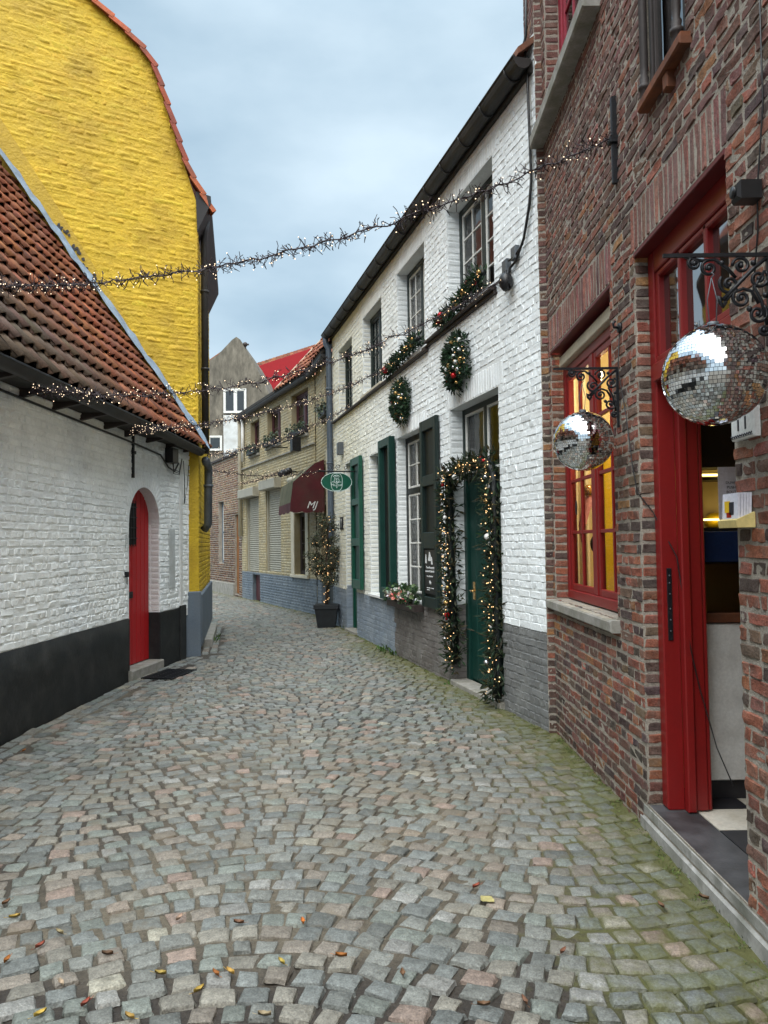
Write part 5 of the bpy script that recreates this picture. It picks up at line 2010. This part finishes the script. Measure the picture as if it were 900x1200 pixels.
# smooth tarred base
a = Acc()
pl_top = lambda u: .735
us_ = [k * .25 for k in range(49)] + [12.202]
o_ = lambda u, z: .012 + .004 * mnoise.noise(V(u * 2, z * 4, 1))
pts = []
for u in us_:
    pts += [CA.p(u, z, o_(u, z)) for z in (-.09, .2, .45, .738)] + [CA.p(u, .742, -.01)]
a.add(pts, [(i * 5 + k, (i + 1) * 5 + k, (i + 1) * 5 + k + 1, i * 5 + k + 1) for i in range(len(us_) - 1) for k in range(4)], 0, (1, 1, 1), True)
for u0, u1 in ((0, DA + .004), (DB - .006, 1.84)):
    a.bbox(CB2, u0, u1, -.09, .73, -.26, .012, 0, e=.008)
a.bbox(CB2, 1.58, 1.80, -.09, .76, .013, .03, 0, e=.008)
a.build('plinth', 'black_plinth', cottage)
# red plank door
d_ = Acc()
I = -.14
np_l = 7
for k in range(np_l):
    u0, u1 = DA + .01 + (DB - DA - .02) * k / np_l, DA + .01 + (DB - DA - .02) * (k + 1) / np_l - .011
    zt = max(arch_z(u0), arch_z(u1)) + .03
    d_.bbox(CB2, u0, u1, .13, zt, I - .04, I, 0, e=.004)
d_.box(CB2, DA, DB, .13, CR + .01, I - .06, I - .041, 0)
dro = d_.build('door', 'door_red', cottage)
a = Acc()
a.box(CB2, .10, .50, 1.62, 2.14, I + .002, I + .02, 0)
for k in range(5):
    u = .14 + k * .08
    a.tube([CB2.p(u, 1.6, I + .03), CB2.p(u, 2.17, I + .03)], .006, 5, 1)
for z in (1.7, 1.83, 1.96, 2.09):
    a.bbox(CB2, .09, .51, z - .007, z + .007, I + .022, I + .03, 1, e=.002)
a.build('door_window', ['room_dark', 'black_iron'], dro)
a = Acc()
a.bbox(CB2, .10, .42, .955, 1.035, I, I + .012, 0, e=.003)
a.bbox(CB2, .13, .39, .975, 1.012, I + .012, I + .02, 0, e=.003)
a.build('letter_slot', 'black_iron', dro)
a = Acc()
a.bbox(CB2, -.01, DB + .01, -.09, .118, -.26, .06, 0, e=.012)
a.build('doorstep', 'stone_sill', cottage)
a = Acc()
a.bbox(CA, 12.08, 12.13, 1.235, 1.30, .006, .05, 0, e=.008)
a.tube([CA.p(12.105, 1.24, .03), CA.p(12.1, 1.15, .03)], .006, 5)
a.build('bell_pull', 'black_iron', cottage)
a = Acc()
for (u, za, zb) in ((.115, 2.43, 2.95),):
    a.bbox(CB2, u - .017, u + .017, za, zb, .0, .03, 0, e=.005)
    a.bbox(CB2, u - .03, u + .03, 2.72, 2.76, .0, .045, 0)
a.build('wall_tie', 'black_iron', cottage)
a = Acc()
a.bbox(CB2, 1.22, 1.42, 1.02, 1.82, .006, .018, 0, e=.004)
a.build('grey_panel', 'pale_render', cottage)
a = Acc()
for z0, z1 in ((1.58, 1.74),):
    fz = [CA.p(12.09, z0, .017), CA.p(12.19, z0, .017), CA.p(12.19, z1, .017), CA.p(12.09, z1, .017)]
    a.tube(fz + [fz[0]], .003, 4)
put_text(a, '3', .1, CA.p(12.14, 1.66, .016), CA.d, CA.z, 0, .001)
a.build('house_number', 'pale_render', cottage)
pipe(cottage, 'cable', [CA.p(6, 2.93, .025), CA.p(9, 2.90, .03), CA.p(12.1, 2.86, .03), CB2.p(.9, 2.80, .03), CB2.p(1.15, 2.66, .035), CB2.p(1.35, 2.62, .04), CB2.p(1.5, 2.75, .04)], .012, 'black_plastic', n=6)
a = Acc()
for k in range(3):
    a.tube([CB2.p(1.2 + .04 * k, 2.86, .05), CB2.p(1.25, 2.64 - .03 * k, .07), CB2.p(1.45, 2.62 - .02 * k, .07), CB2.p(1.6, 2.82, .05)], .006, 5)
a.tube([CB2.p(1.68, 2.8, .04), CB2.p(1.7, 2.5, .05), CB2.p(1.74, 2.2, .03), CB2.p(1.8, 2.45, .05), CB2.p(1.85, 2.75, .05)], .006, 5)
a.bbox(CB2, 1.1, 1.3, 2.72, 2.92, .01, .12, 0)
a.build('cable_box', 'black_plastic', cottage)
# eaves
EV = Fr((-3.444 + .32, -3.0), (-3.444 + .32 + .0305 * 14.25, 11.25), -1)
gt = Acc()
sec = [(.0 + .07 * math.cos(math.pi + k * math.pi / 8), 3.02 + .075 * math.sin(math.pi + k * math.pi / 8)) for k in range(9)]
pts = []
ug = [0, EV.L - 2.0, EV.L]
for i, u in enumerate(ug):
    dz = 0 if i < 2 else -.035
    pts += [EV.p(u, z + dz, o) for o, z in sec]
gt.add(pts, [(b * 9 + k, b * 9 + k + 1, (b + 1) * 9 + k + 1, (b + 1) * 9 + k) for b in range(2) for k in range(8)] + [tuple(range(9)), tuple(range(18, 27))], 0, (1, 1, 1), True)
gt.tube([EV.p(u, 3.025 - (.035 if i == 2 else 0), .07) for i, u in enumerate(ug)], .009, 6, 1)
gt.tube([EV.p(u, 3.025 - (.035 if i == 2 else 0), -.07) for i, u in enumerate(ug)], .007, 6, 1)
gt.build('gutter', ['gutter_dark', 'zinc'], cottage)
a = Acc()
a.face([EV.p(0, 3.0, -.06), EV.p(EV.L, 2.97, -.06), EV.p(EV.L, 2.97, -.5), EV.p(0, 3.0, -.5)], 0)
a.face([EV.p(0, 3.0, -.06), EV.p(EV.L, 2.97, -.06), EV.p(EV.L, 3.15, -.06), EV.p(0, 3.15, -.06)], 0)
u = .3
while u < EV.L:
    a.prism([EV.p(u, 2.9, -.34), EV.p(u, 2.96, -.02), EV.p(u, 2.995, -.02), EV.p(u, 2.995, -.34)], EV.d * .055, 1)
    u += .62
a.build('eave_board', ['eave_board', 'dark_wood'], cottage)
# pantile roof
YA = Vector((-2.72, 11.25, 0))
GD_ = V(-.86, -.5, 0).normalized()
Vt = YA + GD_ * 2.565 * .9948 + V(0, 0, 6.55)
E1 = V(-2.62, 11.2, 3.05)
slope = math.degrees(math.atan2(Vt.z - E1.z, abs((Vt - E1).dot(EV.o))))
slen = math.hypot(Vt.z - E1.z, abs((Vt - E1).dot(EV.o)))
k_ = (Vt - E1).dot(EV.d) / slen


def ctile(u, t):
    y = u - 3
    wthr = max(0, 1 - t / 1.8) * max(0, min(1, (9.2 - y) / 2.5))
    c = RND.choice(((.31, .10, .042), (.26, .082, .04), (.34, .12, .05), (.24, .085, .05)))
    q = min(1, wthr * 1.5 + RND.uniform(-.15, .1))
    q = max(0, q)
    return vary(tuple(a * (1 - q) + b * q for a, b in zip(c, (.125, .085, .06))), .13, .05)


rf = Acc()
tile_roof(EV, .05, 3.06, slope, 0, EV.L, slen + .3, rf, .195, .235, ctile, .042, right=lambda t: EV.L + .25 + k_ * t, nseg=8)
s0, s1 = EV.p(0, 3.06, .0), EV.p(EV.L, 3.06, .0)
upv_ = -EV.o * math.cos(math.radians(slope)) + V(0, 0, math.sin(math.radians(slope)))
rf.face([s0 - V(0, 0, .03), s1 - V(0, 0, .03), s1 + upv_ * slen + EV.d * k_ * slen - V(0, 0, .03), s0 + upv_ * slen - V(0, 0, .03)], 1)
tp = s0 + upv_ * slen
rf.face([tp, tp + EV.d * (EV.L + k_ * slen), tp + EV.d * (EV.L + k_ * slen) - EV.o * 3 - V(0, 0, 4), tp - EV.o * 3 - V(0, 0, 4)], 1)
rf.build('roof', ['roof_tile', 'under_roof'], cottage)

# ------------------------------------------------------------------ yellow gable house
RND.seed(99)
YG = Fr((-2.72, 11.25), (-2.72 - .86 * 5, 11.25 - .5 * 5))
YS = Fr((-2.72, 11.25), (-3.36, 14.65), -1)
yellow_house = thing('yellow_house', 'tall yellow painted gable house with red verge tiles and grey base', 'house', (-3.5, 12, 0))
GP = [(0, 6.68), (.165, 7.16), (.327, 7.63), (.51, 8.18), (.66, 8.6), (.76, 8.74), (1.085, 8.99), (1.476, 9.25), (4.4, 11.2), (7.4, 9.2), (7.4, -.1)]
ycol = lambda u, z: vary((.54, .365, .020), .03, .02) if z > .9 else (.17, .21, .26)


def gy(z):
    if z < 6.68:
        return 0.0
    for (a_, b_), (c_, d_) in zip(GP, GP[1:]):
        if b_ <= z <= d_:
            return a_ + (c_ - a_) * (z - b_) / (d_ - b_)
    return 5


w = Acc()
w.add([YG.p(0, -.1), YG.p(0, .86)] + [YG.p(u, z) for u, z in GP], [tuple(range(len(GP) + 2))], 0, (.53, .357, .020))
brickwork(w, YG, lambda z: (gy(z) + .02, 5.6), [], 2.8, 10.5, .082, .42, .002, .004, ycol, None, e=.022, jit=.012, n=6, rough=.006, back=-.002, rim=False)
wall_sheet(w, YS, 0, 4.28, .86, 6.7, [], .1, [(-1, 9, -1, 9, 0, (.53, .357, .020))])
brickwork(w, YS, lambda z: (0.0, 4.28), [], .9, 6.6, .074, .205, .007, .006, ycol, None, e=.012, jit=.004, back=-.003)
w.face([YS.p(4.28, -.1), YS.p(4.28, -.1, -5), YS.p(4.28, 6.7, -5), YS.p(4.28, 6.7)], 0, (.53, .357, .020))
# old plaster band along the cottage verge
lip = [(2.9, 7.62), (2.568, 7.166), (1.942, 6.235), (1.223, 5.116), (1.016, 4.759), (.80, 4.36), (.42, 3.75), (.16, 3.36), (0.02, 3.1)]
low = [(2.9, 6.95), (2.565, 6.5), (1.942, 5.7), (1.223, 4.72), (1.0, 4.42), (.80, 4.17), (.42, 3.62), (.16, 3.2), (0.0, 2.95)]
for i in range(len(lip) - 1):
    q = [YG.p(*lip[i], .03), YG.p(*lip[i + 1], .03), YG.p(*low[i + 1], .034), YG.p(*low[i], .034)]
    w.add(q + [YG.p(*lip[i], -.01), YG.p(*lip[i + 1], -.01)], [(0, 1, 2, 3), (0, 4, 5, 1)], 0, (.42, .275, .018))
w.build('wall', 'yellow_render', yellow_house)
a = Acc()
a.bbox(YG, -.02, .4, -.1, .93, -.05, .05, 0, e=.012)
a.bbox(YS, .06, 4.3, .12, .88, .001, .045, 0, e=.012)
a.build('plinth', 'grey_plinth', yellow_house)
a = Acc()
a.bbox(YS, .9, 3.4, -.1, .118, -.02, .16, 0, e=.015)
a.build('base_stone', 'stone_sill', yellow_house)
# lead flashing on the cottage roof
a = Acc()
RND.seed(12)
n_ = 34
hi, lo = [], []
for k in range(n_ + 1):
    t = k / n_
    base_ = E1.lerp(Vt, t * 1.08 - .01)
    pg = YG.p((base_ - YG.a).dot(YG.d), base_.z, 0)
    wv = .012 * math.sin(k * 1.7) + RND.gauss(0, .012)
    hi.append(pg + YG.o * .044 + V(0, 0, .21 + wv))
    lo.append(pg + YG.o * .17 + V(0, 0, -.045 + RND.gauss(0, .014)) + EV.o * .05)
a.add(hi + lo, [(k, k + 1, n_ + 2 + k, n_ + 1 + k) for k in range(n_)], 0, (1, 1, 1), True)
a.build('flashing', 'lead_flashing', yellow_house)
# scars where mortar has fallen from the band
a = Acc()
for (u, z, s_) in ((1.83, 5.86, .05), (1.72, 5.7, .045), (1.66, 5.6, .05), (1.6, 5.45, .04), (1.52, 5.35, .05), (1.45, 5.28, .035), (1.06, 4.58, .03), (1.9, 5.95, .03)):
    for k in range(7):
        du, dz = RND.gauss(0, s_ * .6), RND.gauss(0, s_ * .6)
        n5 = [YG.p(u + du + .02 * math.cos(t) * RND.uniform(.5, 1.4), z + dz + .02 * math.sin(t) * RND.uniform(.5, 1.4), .036 + .001 * k) for t in [2 * math.pi * m / 7 for m in range(7)]]
        a.prism(n5, YG.o * .004, 0)
a.build('broken_mortar', 'gutter_dark', yellow_house)
# verge tiles and the roof behind them
vt = Acc()
path = [V(u, z, 0) for u, z in [(-.2, 6.6)] + GP[1:9]]
pos, tot = [path[0]], 0
segs = []
cur, need = path[0], .27
for nx_ in path[1:]:
    while (nx_ - cur).length > need:
        cur = cur + (nx_ - cur).normalized() * need
        pos.append(cur)
        need = .27
    need -= (nx_ - cur).length
    cur = nx_
for A_, B_ in zip(pos, pos[1:]):
    d = (B_ - A_).normalized()
    nrm = V(d.y, -d.x, 0)
    if nrm.y < 0 and d.y < .99:
        nrm = -nrm
    nrm = V(-abs(d.y), d.x, 0) if True else nrm
    nrm.normalize()
    lo_, hi_ = A_ - d * .03 + nrm * .045, B_ + d * .01 + nrm * .01
    P_ = lambda q, o: YG.p(q.x, q.y, o)
    th = .045
    c = vary(RND.choice(((.34, .075, .03), (.28, .065, .035), (.38, .09, .035))), .1)
    prf = [(-.14, .0), (.075, .0), (.085, -.075), (.062, -.075), (.052, -.022), (-.14, -.022)]
    p = [P_(lo_ + nrm * (h + .02), o) for o, h in prf] + [P_(hi_ + nrm * (h + .02), o) for o, h in prf]
    m_ = len(prf)
    vt.add(p, [(k, (k + 1) % m_, m_ + (k + 1) % m_, m_ + k) for k in range(m_)] + [tuple(range(m_)), tuple(range(2 * m_ - 1, m_ - 1, -1))], 0, c)
vt.build('verge', 'roof_tile', yellow_house)
rf = Acc()
ring = [(-.16, 6.62)] + GP[1:9] + [(7.4, 9.2)]
for (a_, b_), (c_, d_) in zip(ring, ring[1:]):
    q = [YG.p(a_, b_, -.06), YG.p(c_, d_, -.06)]
    rf.face([q[0], q[1], q[1] + YS.d * 4.3, q[0] + YS.d * 4.3], 0, (.3, .08, .035))
rf.build('roof', 'roof_tile', yellow_house)
a = Acc()
p0 = [YS.p(-.03, z, o) for o, z in ((0.0, 6.25), (.2, 6.69), (.2, 6.80), (-.02, 6.86))]
p1 = [YS.p(4.2, z, o) for o, z in ((0.0, 6.25), (.2, 6.69), (.2, 6.80), (-.02, 6.86))]
a.add(p0 + p1, [(0, 1, 5, 4), (1, 2, 6, 5), (2, 3, 7, 6), (3, 2, 1, 0), (4, 5, 6, 7)], 0)
a.build('gutter', 'eave_dark', yellow_house)
pipe(yellow_house, 'downpipe', [YS.p(.42, 6.6, .12), YS.p(.42, 6.4, .085), YS.p(.45, 3.0, .085)], .055, 'gutter_dark', [YS.p(.43, 5.5, .085), YS.p(.44, 4.3, .085), YS.p(.44, 3.4, .085)], 12)
pipe(yellow_house, 'drain_pipe', [YS.p(.1, 2.86, .10), YS.p(.36, 2.80, .13), YS.p(.40, 2.72, .13), YS.p(.42, 1.92, .12), YS.p(.48, 1.84, .06)], .062, 'zinc', [YS.p(.40, 2.5, .13)], 12)

# ------------------------------------------------------------------ fairy light strands over the lane


def strand(label, A_, B_, sag, bushy, n_b, seed, start_bushy=0.0):
    r = random.Random(seed)
    A_, B_ = Vector(A_), Vector(B_)
    th = thing('fairy_light_strand', label, 'fairy lights', A_, 'fairy light strands across the lane')
    N_ = max(20, int((B_ - A_).length / .06))
    pts = []
    for k in range(N_ + 1):
        t = k / N_
        p = A_.lerp(B_, t)
        p.z -= 4 * sag * t * (1 - t)
        pts.append(p + V(r.gauss(0, .006), r.gauss(0, .006), r.gauss(0, .008)))
    a = Acc()
    a.tube(pts, .005, 5)
    bl = []
    for k in range(N_):
        t = k / N_
        dens = bushy * (1 + 1.6 * start_bushy * math.exp(-(t / .2) ** 2))
        clump = .45 + .85 * max(0, mnoise.noise(V(t * 14 + seed, 0, 0)) + .45)
        for _ in range(int(1.55 * dens * clump + r.random())):
            p = pts[k].lerp(pts[k + 1], r.random())
            d = V(r.gauss(0, 1), r.gauss(0, 1), r.gauss(0, 1)).normalized()
            ln = r.uniform(.025, .09)
            e = V(r.gauss(0, 1), r.gauss(0, 1), r.gauss(0, 1)).normalized()
            q1 = p + d * ln * .55 + e * ln * .18
            q2 = p + d * ln + e * ln * .05
            q3 = q2 + (e * .4 - d * .55) * ln * .55
            a.tube([p, q1, q2, q3] if r.random() < .6 else [p, q1, q2], .0027, 3, cap=False)
            if r.random() < n_b * .62:
                bl.append(q2 if r.random() < .7 else q1)
    a.build('wire', 'wire_dark', th)
    b = bulbs(th, bl, .0044, 'bulb_string')
    return th


EVA = EV.p(9.2, 2.9, -.03)
strand('highest fairy light strand, from the pantile roof to the iron tie on the brick house', (-3.08, 5.55, 3.53), BR.p(4.52, 4.0, .05), .27, 9, .34, 1, .8)
strand('fairy light strand from the cottage gutter to the junction box on the white house corner', EVA, WH.p(.62, 4.06, .07), .42, 8, .45, 2, 1.0)
strand('fairy light strand from above the red arched door to the big red bauble garland', EV.p(11.45, 2.9, -.03), WH.p(4.6, 4.12, .08), .22, 8, .5, 3, 1.0)
strand('fairy light strand from the cottage gutter end to the farthest green upper window', (-2.6, 11.3, 2.93), WH.p(7.3, 4.03, .07), .16, 7, .5, 4, .6)
strand('lowest fairy light strand from the yellow house to the arm of the oval green sign', (-2.66, 11.6, 2.75), SG.p(.62, 2.86), .10, 5, .55, 5)
strand('fairy light strand draped along the beige house front above the roller shutters', BE.p(6.3, 3.42, .22), BE.p(1.5, 3.42, .22), .06, 6, .6, 6)

# ------------------------------------------------------------------ small things on the ground
a = Acc()
GR = Fr((-2.95, 9.30), (-2.80, 9.98), -1)
for k in range(11):
    u = .01 + k * .062
    a.bbox(GR, u, u + .03, .008, .022, .0, .40, 0, e=.003)
for o in (.0, .12, .25, .385):
    a.bbox(GR, 0, .67, .006, .020, o, o + .02, 0, e=.003)
a.box(GR, .0, .67, -.02, -.004, .0, .40, 1)
q = a.build('drain_grate', ['black_iron', 'under_roof'], None, GR.p(.3, 0, .2))
tag(q, 'dark iron foot grate in the cobbles in front of the red arched door', 'grate')


def gp(px, py):
    ax, b = (px - 450) / 900, -(py - 600) / 900
    a2 = ax * math.cos(ROLL) + b * math.sin(ROLL)
    b2 = -ax * math.sin(ROLL) + b * math.cos(ROLL)
    d = V(a2, math.cos(PITCH) - b2 * math.sin(PITCH), math.sin(PITCH) + b2 * math.cos(PITCH))
    t = (0.0 - EYE) / d.z
    return d.x * t, d.y * t


LEAF = [(-3.01, 6.2, 'o'), (28, 882, 'o'), (7, 1060, 'b'), (17, 1077, 'y'), (70, 1095, 'p'), (47, 1110, 'r'), (188, 1143, 'y'), (253, 1143, 'o'), (270, 1141, 'y'), (72, 1155, 'p'), (8, 1127, 'o'),
        (100, 1178, 'r'), (47, 1190, 'y'), (233, 1162, 'y'), (280, 1083, 'b'), (152, 1194, 'y'), (210, 1078, 'p'), (355, 1083, 'o'), (400, 1123, 'o'), (472, 1145, 'b'), (558, 1042, 'r'),
        (571, 1057, 'big'), (567, 1182, 'b'), (310, 1192, 'p'), (825, 1055, 'b'), (775, 1065, 'b'), (615, 1178, 'b'), (126, 1120, 'b'), (330, 1130, 'y'), (660, 1120, 'b')]
LC = {'o': ((.42, .14, .02), 'small orange fallen leaf lying between the nearest cobbles'), 'y': ((.45, .3, .06), 'small yellow fallen leaf lying between the nearest cobbles'), 'b': ((.17, .08, .04), 'small brown fallen leaf lying between the nearest cobbles'),
      'p': ((.42, .33, .2), 'small pale fallen leaf lying between the nearest cobbles'), 'r': ((.3, .07, .04), 'small reddish fallen leaf lying between the nearest cobbles'), 'big': ((.6, .5, .22), 'large flat pale yellow leaf alone in the middle of the cobbles')}
r = random.Random(8)
for px, py, t in LEAF:
    x, y = (px, py) if px < 0 else gp(px, py)
    c, lab = LC[t]
    if (px, py) == (28, 882):
        lab = 'orange fallen leaf near the black base of the white cottage'
    if px < 0:
        continue
    s_ = .023 if t != 'big' else .038
    an = r.random() * 6.28
    ca, sa = math.cos(an), math.sin(an)
    pts, n_ = [], 7
    z0 = und(x, y) + .008
    for k in range(n_):
        f = k / (n_ - 1)
        wd_ = (.42 if t != 'big' else .85) * math.sin(math.pi * (f * .94 + .03)) * r.uniform(.7, 1.2)
        for s2 in (-1, 0, 1):
            lx, ly = (f - .5) * 2 * s_, s2 * wd_ * s_
            pts.append(V(x + lx * ca - ly * sa, y + lx * sa + ly * ca, z0 + (.012 if t != 'big' else .003) * abs(s2) + (.006 if t != 'big' else .002) * (f - .5) ** 2 * 4 * r.uniform(.5, 1)))
    a = Acc()
    a.add(pts, [(k * 3 + m, k * 3 + m + 1, (k + 1) * 3 + m + 1, (k + 1) * 3 + m) for k in range(n_ - 1) for m in (0, 1)], 0, vary(tuple(x_ * .72 for x_ in c), .15), True)
    if t != 'big':
        a.tube([pts[1], pts[1] - V(ca, sa, 0) * .02 + V(0, 0, .004)], .001, 3, 0, c)
    q = a.build('fallen_leaf', 'leaf_dry', None, (x, y, z0))
    tag(q, lab, 'leaf', 'fallen leaves on the cobbles')

# weeds and moss tufts along the wall feet
RND.seed(61)
a = Acc()
for _ in range(520):
    y = RND.choice((RND.uniform(2.2, 6.4), RND.uniform(6.5, 13.5)))
    x = plin(RIGHT, y) - abs(RND.gauss(0, .05)) - .01
    z = und(x, y) - .004
    for k in range(5):
        t = V(RND.gauss(0, .5), RND.gauss(0, .5), .6).normalized()
        ln = RND.uniform(.008, .022)
        s_ = t.orthogonal().normalized() * RND.uniform(.002, .004)
        o = V(x + RND.gauss(0, .015), y + RND.gauss(0, .02), z)
        a.add([o - s_, o + s_, o + t * ln], [(0, 1, 2)], 0, vary((.07, .1, .02), .3))
for (wx, wy, n_, h) in ((-.02, 11.45, 46, .11), (.10, 11.0, 24, .08), (.72, 8.75, 10, .05), (-2.93, 12.7, 40, .12), (-3.0, 13.2, 30, .1), (-.72, 14.6, 20, .06)):
    for k in range(n_):
        o = V(wx + RND.gauss(0, .07), wy + RND.gauss(0, .12), 0)
        t = V(RND.gauss(0, .5), RND.gauss(0, .5), .8).normalized()
        ln = h * RND.uniform(.5, 1.2)
        s_ = t.orthogonal().normalized() * .012
        a.add([o, o + t * ln * .6 + s_, o + t * ln, o + t * ln * .6 - s_], [(0, 1, 2, 3)], 0, vary((.05, .1, .02), .3))
q = a.build('moss', 'needle_green', None, (1.2, 5, 0))
q['kind'] = 'stuff'
